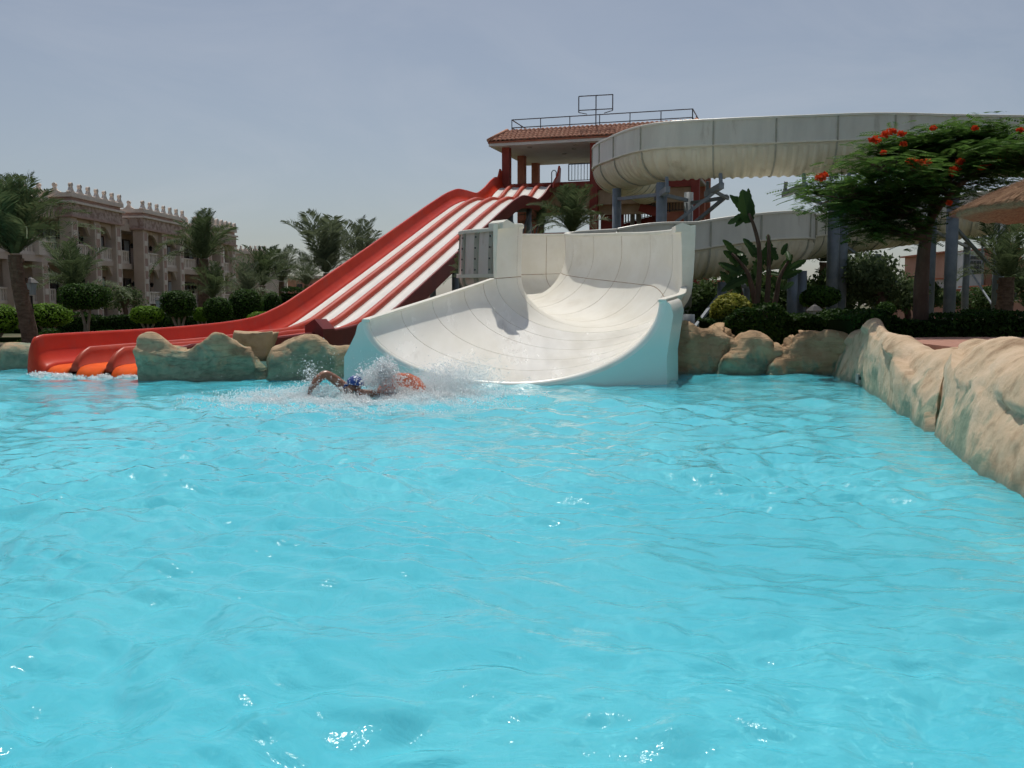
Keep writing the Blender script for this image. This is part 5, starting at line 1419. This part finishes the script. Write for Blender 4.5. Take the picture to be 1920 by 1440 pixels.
def strelitzia():
    Y = 23.5; q = lambda px, py, dy=0: P(px, py, Y + dy)
    base = q(1420, 620); base.z = GZ
    t = thing('bird_of_paradise', 'tall bird-of-paradise plant with torn paddle leaves before the low flume', 'plant', base)
    stems = [[(1412, 622), (1422, 540), (1424, 470), (1414, 425), (1404, 400)], [(1434, 622), (1440, 540), (1442, 470), (1440, 440)], [(1426, 622), (1410, 540), (1398, 505), (1372, 475)], [(1440, 622), (1455, 560), (1462, 520), (1478, 490)], [(1404, 622), (1392, 560), (1378, 520), (1356, 500)]]
    for k, s_ in enumerate(stems):
        mb = MB(); mb.tube(vecs(catmull([q(x, y, .1 * (k - 2)) for x, y in s_], 10)), [.085 - .006 * i for i in range(10)], 8); mb.build('stalk', M['trunk'], t, True)
    lv = [((1404, 418), (1392, 352), .34), ((1406, 412), (1403, 350), .16), ((1410, 412), (1368, 362), .18), ((1404, 400), (1364, 418), .16), ((1400, 402), (1378, 424), .12), ((1404, 390), (1370, 368), .22), ((1440, 452), (1441, 438), .1),
          ((1440, 500), (1442, 440), .22), ((1398, 505), (1356, 462), .22), ((1398, 500), (1362, 520), .2), ((1400, 498), (1378, 462), .2), ((1410, 520), (1432, 480), .2), ((1404, 520), (1352, 540), .2), ((1462, 520), (1494, 505), .18), ((1462, 520), (1486, 470), .18), ((1420, 520), (1424, 475), .2), ((1388, 540), (1350, 510), .2), ((1446, 520), (1470, 540), .18)]
    rl = random.Random(4)
    for k in range(26):
        x = rl.uniform(1362, 1480); y = rl.uniform(470, 560); a_ = rl.uniform(-2.6, -.5); l_ = rl.uniform(28, 52)
        lv.append(((x, y), (x + math.cos(a_) * l_, y + math.sin(a_) * l_ * rl.uniform(.2, 1.0)), rl.uniform(.10, .17)))
    for k, (a, b, w) in enumerate(lv): paddle(t, q(*a, .1 * (k % 3)), q(*b, .12 * (k % 4)), w * .78, k, droop=.12 if k > 6 else .04)
strelitzia()

# thatched parasol at the right edge
def parasol():
    Y = 12.5
    ed = P(1803, 392, Y); apex_z = P(2010, 292, Y).z
    rad = 1.75; cx = ed.x + rad * 1.07; c = Vector((cx, Y, GZ)); ez = ed.z
    t = thing('thatched_parasol', 'brown thatched parasol cut by the right picture edge', 'parasol', c)
    mb = MB(); mb.tube([(cx, Y, GZ - .05), (cx, Y, apex_z - .1)], .07, 10); mb.build('pole', M['trunk'], t, True)
    n_ = 48; rows = []
    for k, (f, dz) in enumerate(((0.03, 0), (.2, -.1), (.5, -.28), (.8, -.5), (.97, -.66), (1.0, -.74), (.94, -.80), (.6, -.55), (.03, -.2))):
        rows.append([Vector((cx + rad * f * math.cos(6.2832 * j / n_) * (1 + .015 * math.sin(j * 5.1)), Y + rad * f * math.sin(6.2832 * j / n_), apex_z + dz / .74 * (apex_z - ez) * (1 + .02 * math.sin(j * 3.3 + k)))) for j in range(n_)])
    mb = MB(); mb.grid(rows, True); mb.build('canopy', M['thatch'], t, True)
    r = np.random.default_rng(5); mb = MB(); V = []; 
    m_ = 5200; a = r.uniform(0, 6.283, m_); f = np.sqrt(r.random(m_)) * .98; l = r.uniform(.18, .42, m_)
    H = (apex_z - ez)
    def zz(f): return apex_z + H * np.interp(f, (.03, .2, .5, .8, .97, 1.15), (0, -.1, -.28, -.5, -.66, -.86)) / .74
    f1 = np.minimum(f + l / rad, 1.06)
    p0 = np.stack([cx + rad * f * np.cos(a), Y + rad * f * np.sin(a), zz(f) + .015], 1)
    a2 = a + r.normal(0, .03, m_); p1 = np.stack([cx + rad * f1 * np.cos(a2), Y + rad * f1 * np.sin(a2), zz(f1) + r.uniform(.0, .05, m_)], 1)
    sd_ = np.stack([-np.sin(a), np.cos(a), 0 * a], 1) * .008
    V = np.stack([p0 - sd_, p0 + sd_, p1 + sd_ * .6, p1 - sd_ * .6], 1).reshape(-1, 3)
    make('straw', V, np.arange(len(V)).reshape(-1, 4), M['straw'], t)['kind'] = 'stuff'
M['straw'] = leafmat('straw', (.17, .085, .045), (.42, .26, .15), .15, .8)
parasol()
# path of red pavers behind the right rocks
mb = MB(); A_ = [P(1690, 645, 15.5), P(1830, 652, 12.6), P(2150, 655, 10.5)]
z_ = .86
V = [(6.5, 16.8), (7.9, 17.4), (12, 17.4), (12, 8.0), (7.2, 8.0), (6.1, 11.5)]
mb.prism([Vector((x, y, z_ - .6)) for x, y in V], (0, 0, .6)); o = mb.build('terrace', M['paver']); o['kind'] = 'structure'

# lamp posts
def lamp(label, px, ptop, Y, group):
    c = P(px, ptop, Y); b = Vector((c.x, Y, GZ)); t = thing('garden_lamp', label, 'lamp', b, group)
    h = c.z - GZ; s_ = .22
    mb = MB(); mb.lathe(b, [(0.09, 0), (.09, .15), (.045, .25), (.04, h - .62), (.06, h - .6), (0, h - .58)], 10); mb.build('post', M['black'], t, True)
    mb = MB(); mb.lathe(b + Vector((0, 0, h - .56)), [(0, 0), (s_ * .6, 0), (s_ * .9, .36), (0, .36)], 6); mb.build('lantern', M['curtain'], t)
    mb = MB(); mb.lathe(b + Vector((0, 0, h - .19)), [(s_ * 1.2, 0), (s_ * .5, .13), (.03, .17), (0, .22)], 6); mb.build('cap', M['black'], t)
G_L = 'garden lamps by the hotel'
lamp('black lantern lamp beside the big left palm', 57, 519, 29.5, G_L); lamp('black garden lamp before the second hotel bay', 298, 555, 45, G_L)
lamp('small white-capped garden lamp in the right shrub bed', 1528, 570, 27, 'garden lamp in the shrubs')

# skimmer fitting on the right wall of the pool
bpy.context.view_layer.update()
sk = None
for _py in range(748, 690, -1):
    _d = Vector(ray(1613, _py)).normalized()
    for _o in list(COL.objects):
        if sk is None and _o.name.startswith('rock'):
            _h = _o.ray_cast(Vector((0, 0, CAM_H)) - _o.location, _d)
            if _h[0] and (_h[1] + _o.location).z > .10: sk = _h[1] + _o.location
sk = sk or Pz(1613, 740, .08)
t = thing('skimmer_fitting', 'small white skimmer fitting at the waterline of the right rock', 'fitting', sk)
mb = MB(); mb.box(sk + Vector((.0, .04, .02)), (.10, .12, .16)); mb.build('frame', M['concrete'], t)
mb = MB(); mb.box(sk + Vector((-.005, -.025, .03)), (.05, .02, .06)); mb.build('mouth', M['black'], t)

# ------------------------------------------------------------------ swimmer, ring, splash
YS = 14.75
def sw(px, py, dy=0): return P(px, py, YS + dy)
def skin_object(name, joints, edges, m, parent=None, root=0, sub=2, base=None):
    org = ORG[parent.name] if parent else Vector(base)
    me = bpy.data.meshes.new(name); me.from_pydata([tuple(Vector(p) - org) for p, r_ in joints], edges, [])
    o = bpy.data.objects.new(name, me); COL.objects.link(o)
    if parent: o.parent = parent
    else: o.location = org
    md = o.modifiers.new('skin', 'SKIN'); md.use_smooth_shade = True
    for k, (p, r_) in enumerate(joints):
        sv = me.skin_vertices[0].data[k]; sv.radius = (r_, r_) if not isinstance(r_, tuple) else r_; sv.use_root = (k == root)
    s_ = o.modifiers.new('sub', 'SUBSURF'); s_.levels = sub; s_.render_levels = sub
    me.materials.append(m); ORG[o.name] = org
    return o
sh_l = sw(652, 732, .15); sh_r = sw(676, 738, -.15)
head = sw(667, 718, -.05)
J = [(sw(640, 782, .7), .15), (sw(650, 762, .45), .15), (sw(660, 745, .15), .15), (sw(664, 734, .0), .07), (sw(665, 726, -.03), .078), (head, .10), (sw(671, 730, -.10), .075),      # pelvis, waist, chest, neck, skull base, head, jaw
     (sh_l, .10), (sw(630, 713, .15), .084), (sw(609, 700, .1), .084), (sw(596, 711, .02), .074), (sw(586, 725, -.04), .052), (sw(583, 731, -.05), .054), (sw(580, 737, -.05), .036),  # raised arm: shoulder, mid, elbow, forearm, wrist, palm
     (sh_r, .085), (sw(700, 738, -.15), .06), (sw(722, 742, -.12), .045), (sw(742, 741, -.05), .034), (sw(750, 740, -.02), .04),                              # reaching arm
     (sw(628, 800, .9), .10), (sw(622, 815, 1.5), .07), (sw(652, 800, .9), .10), (sw(650, 815, 1.5), .07)]
Ed = [(0, 1), (1, 2), (2, 3), (3, 4), (4, 5), (4, 6), (2, 7), (7, 8), (8, 9), (9, 10), (10, 11), (11, 12), (12, 13), (2, 14), (14, 15), (15, 16), (16, 17), (17, 18), (0, 19), (19, 20), (0, 21), (21, 22)]
fing = []
def fingers(palm, wrist, spread, L_, dirv):
    pi = palm
    for k in range(4):
        a = J[pi][0]; s_ = spread * (k - 1.5) * .022; l_ = L_ * (1, 1.1, 1.05, .85)[k]
        J.append((a + s_ + dirv * .045, .010)); J.append((a + s_ * 1.25 + dirv * (.05 + l_ * .5) + Vector((0, 0, -.006)), .009)); J.append((a + s_ * 1.3 + dirv * (.05 + l_) + Vector((0, 0, -.02)), .007))
        n_ = len(J); Ed.extend([(pi, n_ - 3), (n_ - 3, n_ - 2), (n_ - 2, n_ - 1)])
    a = J[wrist][0]; J.append((a + spread * -.05 + dirv * .03, .011)); J.append((a + spread * -.075 + dirv * .065, .009)); n_ = len(J); Ed.extend([(wrist, n_ - 2), (n_ - 2, n_ - 1)])
fingers(13, 12, Vector((.5, -.8, .1)).normalized(), .07, Vector((-.45, -.1, -.9)).normalized())
fingers(18, 17, Vector((.1, -.95, .3)).normalized(), .07, Vector((1, .1, -.05)).normalized())
person = skin_object('person', J, Ed, M['skin'], base=(head.x, head.y, -.6), root=0)
tag(person, 'swimmer in a blue patterned bandana splashing beside an orange ring', 'person')
# bandana: cap over the skull with a knot
M['bandana'] = None
def bandana_mat():
    m, nt, out = nodes('blue_bandana_cloth'); L = nt.links.new
    tc = N(nt, 'ShaderNodeTexCoord'); v = N(nt, 'ShaderNodeTexVoronoi', Scale=19); L(tc.outputs['Object'], v.inputs['Vector'])
    r = ramp(nt, v.outputs['Distance'], [(.30, (.62, .66, .74)), (.42, (.022, .065, .27))]); b = N(nt, 'ShaderNodeBsdfPrincipled', Roughness=.5); L(r.outputs[0], b.inputs['Base Color']); L(b.outputs[0], out.inputs['Surface']); return m
M['bandana'] = bandana_mat()
mb = MB(); hc = head + Vector((-.01, .0, -.012)); rows = []
for i in range(9):
    th = math.radians(96) * i / 8; rows.append([])
    for j in range(20):
        a = 6.2832 * j / 20; w = 1 + .03 * math.sin(3 * a + i) + .02 * math.sin(7 * a)
        p = Vector((.136 * math.sin(th) * math.cos(a) * w, .125 * math.sin(th) * math.sin(a) * w, .128 * math.cos(th))); p = Matrix.Rotation(.12, 3, 'Y') @ p
        rows[-1].append(hc + p)
mb.grid(rows, True)
mb.tube([hc + Vector((-.11, .03, -.02)), hc + Vector((-.16, .05, -.03)), hc + Vector((-.19, .02, -.08))], [.025, .022, .008], 6)
mb.build('bandana', M['bandana'], person, True)
for s_, px in ((-1, 672), (1, 677)):   # eyes, nose, ear in the shaded face
    pass
mb = MB(); fc = head + Vector((.045, -.09, -.075))
mb.tube([fc + Vector((.02, -.01, .02)), fc + Vector((.045, -.025, -.015)), fc + Vector((.03, -.01, -.03))], [.012, .017, .012], 6)
mb.build('nose', M['skin'], person, True)
for dx in (-.03, .045):
    mb = MB(); mb.lathe(fc + Vector((dx, .0, .022)), [(0, -.014), (.014, -.004), (.014, .004), (0, .014)], 8); mb.build('eye', M['black'], person, True)
mb = MB(); mb.tube([fc + Vector((-.02, .002, -.052)), fc + Vector((.015, -.008, -.055)), fc + Vector((.04, .006, -.05))], [.006, .009, .006], 6); mb.build('mouth', M['darkred'], person, True)
mb = MB(); ec = head + Vector((-.085, -.06, -.05)); mb.tube([ec + Vector((0, 0, .03)), ec + Vector((-.02, -.01, .0)), ec + Vector((0, -.005, -.03))], [.008, .014, .008], 6); mb.build('ear', M['skin'], person, True)
# orange inflatable ring, tipped up
def ring_mat():
    m, nt, out = nodes('orange_clear_vinyl'); L = nt.links.new
    b = N(nt, 'ShaderNodeBsdfPrincipled', Roughness=.12); b.inputs['Base Color'].default_value = (.86, .27, .15, 1)
    tr = N(nt, 'ShaderNodeBsdfTransparent'); tr.inputs[0].default_value = (1, .55, .42, 1)
    mx = N(nt, 'ShaderNodeMixShader'); mx.inputs[0].default_value = .5; L(b.outputs[0], mx.inputs[1]); L(tr.outputs[0], mx.inputs[2]); L(mx.outputs[0], out.inputs['Surface']); return m
M['ring'] = ring_mat()
rc = sw(752, 742, .1); Rr, rt = .30, .115
mb = MB(); rows = []
rot = Matrix.Rotation(math.radians(52), 3, 'X') @ Matrix.Rotation(.2, 3, 'Y')
rot = Matrix.Rotation(-.35, 3, 'Z') @ rot
for i in range(49):
    a = 6.2832 * i / 48; row = []
    for j in range(14):
        b_ = 6.2832 * j / 14; q_ = rt * (1 + .03 * math.sin(a * 14))
        row.append(rc + rot @ Vector(((Rr + q_ * math.cos(b_)) * math.cos(a), (Rr + q_ * math.cos(b_)) * math.sin(a), q_ * math.sin(b_))))
    rows.append(row)
mb.grid(rows, True); ringo = mb.build('swim_ring', M['ring'], smooth=True, base=(rc.x, rc.y, 0))
tag(ringo, 'translucent orange inflatable ring tipped up in the spray', 'swim ring')
# splash: drops and froth
def water_drop_mat():
    m, nt, out = nodes('white_spray'); L = nt.links.new
    d = N(nt, 'ShaderNodeBsdfDiffuse'); d.inputs[0].default_value = (.95, .96, .97, 1)
    tl = N(nt, 'ShaderNodeBsdfTranslucent'); tl.inputs[0].default_value = (.95, .97, .98, 1)
    g = N(nt, 'ShaderNodeBsdfGlossy', Roughness=.15); tr = N(nt, 'ShaderNodeBsdfTransparent')
    a = N(nt, 'ShaderNodeMixShader'); a.inputs[0].default_value = .9; L(d.outputs[0], a.inputs[1]); L(tl.outputs[0], a.inputs[2])
    b = N(nt, 'ShaderNodeMixShader'); b.inputs[0].default_value = .12; L(a.outputs[0], b.inputs[1]); L(g.outputs[0], b.inputs[2])
    c = N(nt, 'ShaderNodeMixShader'); c.inputs[0].default_value = .22; L(b.outputs[0], c.inputs[1]); L(tr.outputs[0], c.inputs[2]); L(c.outputs[0], out.inputs['Surface']); return m
M['spray'] = water_drop_mat()
def drops(name, label, Pn, S, m):
    n = len(Pn); r = np.random.default_rng(3)
    oc = np.array([(1, 0, 0), (-1, 0, 0), (0, 1, 0), (0, -1, 0), (0, 0, 1), (0, 0, -1)], float)
    fo = np.array([(0, 2, 4), (2, 1, 4), (1, 3, 4), (3, 0, 4), (2, 0, 5), (1, 2, 5), (3, 1, 5), (0, 3, 5)])
    st = r.uniform(.6, 1.5, (n, 1, 3))
    V = (Pn[:, None, :] + oc[None] * S[:, None, None] * st).reshape(-1, 3)
    Fq = (fo[None] + 6 * np.arange(n)[:, None, None]).reshape(-1, 3)
    o = make(name, V, Fq, m, smooth=True, base=(float(Pn[:, 0].mean()), float(Pn[:, 1].mean()), 0)); o['kind'] = 'stuff'; tag(o, label, 'water'); return o
rs = np.random.default_rng(12)
PT = []; SZ = []
def plume(px, py, sx, sy, sd_, n, s0, s1, floor=True, dy=0.0):
    c = np.array(P(px, py, YS + dy)); k = (YS + dy) / F
    p_ = c + rs.normal(0, 1, (n, 3)) * np.array([sx * k, sd_, sy * k])
    hz = water_h(p_[:, 0], p_[:, 1]) 
    p_[:, 2] = np.where(p_[:, 2] < hz - .01, hz + rs.random(n) * .03, p_[:, 2])
    PT.append(p_); SZ.append(s0 * np.exp(rs.random(n) ** 2 * math.log(s1 / s0)))
def froth(px, py, sx, sd_, n, s0, s1, up=.03, dy=0.0):
    c = np.array(Pz(px, py)); k = c[1] / F
    p_ = np.stack([c[0] + rs.normal(0, sx * k, n), c[1] + rs.normal(0, sd_, n), np.zeros(n)], 1)
    cl = np.sin(p_[:, 0] * 9 + 1.7) * np.sin(p_[:, 1] * 6 + .4) + .6 * np.sin(p_[:, 0] * 23 + p_[:, 1] * 9)
    p_ = p_[cl + rs.normal(0, .6, n) > -.1]; n = len(p_)
    p_[:, 2] = water_h(p_[:, 0], p_[:, 1]) + np.abs(rs.normal(0, up, n))
    PT.append(p_); SZ.append(s0 * np.exp(rs.random(n) ** 2 * math.log(s1 / s0)))
plume(722, 692, 10, 10, .12, 3200, .003, .014)
plume(716, 714, 22, 10, .15, 3600, .003, .014)
plume(690, 702, 10, 10, .1, 900, .003, .011)
plume(830, 712, 34, 14, .3, 11000, .0025, .010, dy=.5)
plume(885, 706, 30, 17, .3, 6500, .002, .008, dy=.7)
plume(810, 727, 52, 8, .3, 9000, .003, .013, dy=.4)
plume(583, 700, 10, 11, .08, 420, .003, .013)
plume(600, 730, 28, 6, .12, 1800, .003, .013)
plume(545, 738, 60, 4, .2, 3200, .003, .011)
plume(760, 738, 40, 5, .15, 3600, .003, .013)
plume(650, 700, 60, 22, .3, 400, .003, .008)
plume(724, 690, 8, 9, .1, 130, .012, .028)
plume(712, 712, 18, 9, .12, 130, .010, .024)
plume(835, 716, 36, 12, .25, 300, .008, .018, dy=.5)
plume(780, 734, 60, 4, .2, 300, .010, .022)
plume(590, 722, 18, 8, .1, 90, .008, .02)
froth(560, 752, 55, .40, 13000, .004, .017); froth(690, 752, 60, .33, 14000, .004, .019, .03); froth(800, 748, 50, .35, 12000, .004, .017)
froth(880, 742, 45, .5, 8000, .004, .015); froth(500, 749, 42, .38, 10000, .004, .015, .02); froth(640, 768, 110, .5, 5000, .004, .011, .008)
froth(700, 732, 110, .8, 7000, .004, .013, .02)
froth(640, 756, 150, .3, 9000, .003, .010, .02); froth(720, 748, 50, .2, 6000, .004, .014, .05)
drops('splash', 'white splash of spray and froth round the swimmer', np.vstack(PT), np.concatenate(SZ), M['spray'])
# thin froth where the red lanes run into the pool
PT = []; SZ = []
for px in range(66, 260, 6): froth(px, 705 + (px - 66) * .012, 5, .10, 130, .006, .022, .02)
drops('lane_froth', 'thin line of white froth at the red slide mouth', np.vstack(PT), np.concatenate(SZ), M['spray'])
# trickle along the lip of the white chute
PT = []; SZ = []
for px in range(905, 1010, 5): froth(px, 719.5, 4, .05, 26, .004, .012, .03)
drops('chute_froth', 'little froth at the lip of the white chute', np.vstack(PT), np.concatenate(SZ), M['spray'])
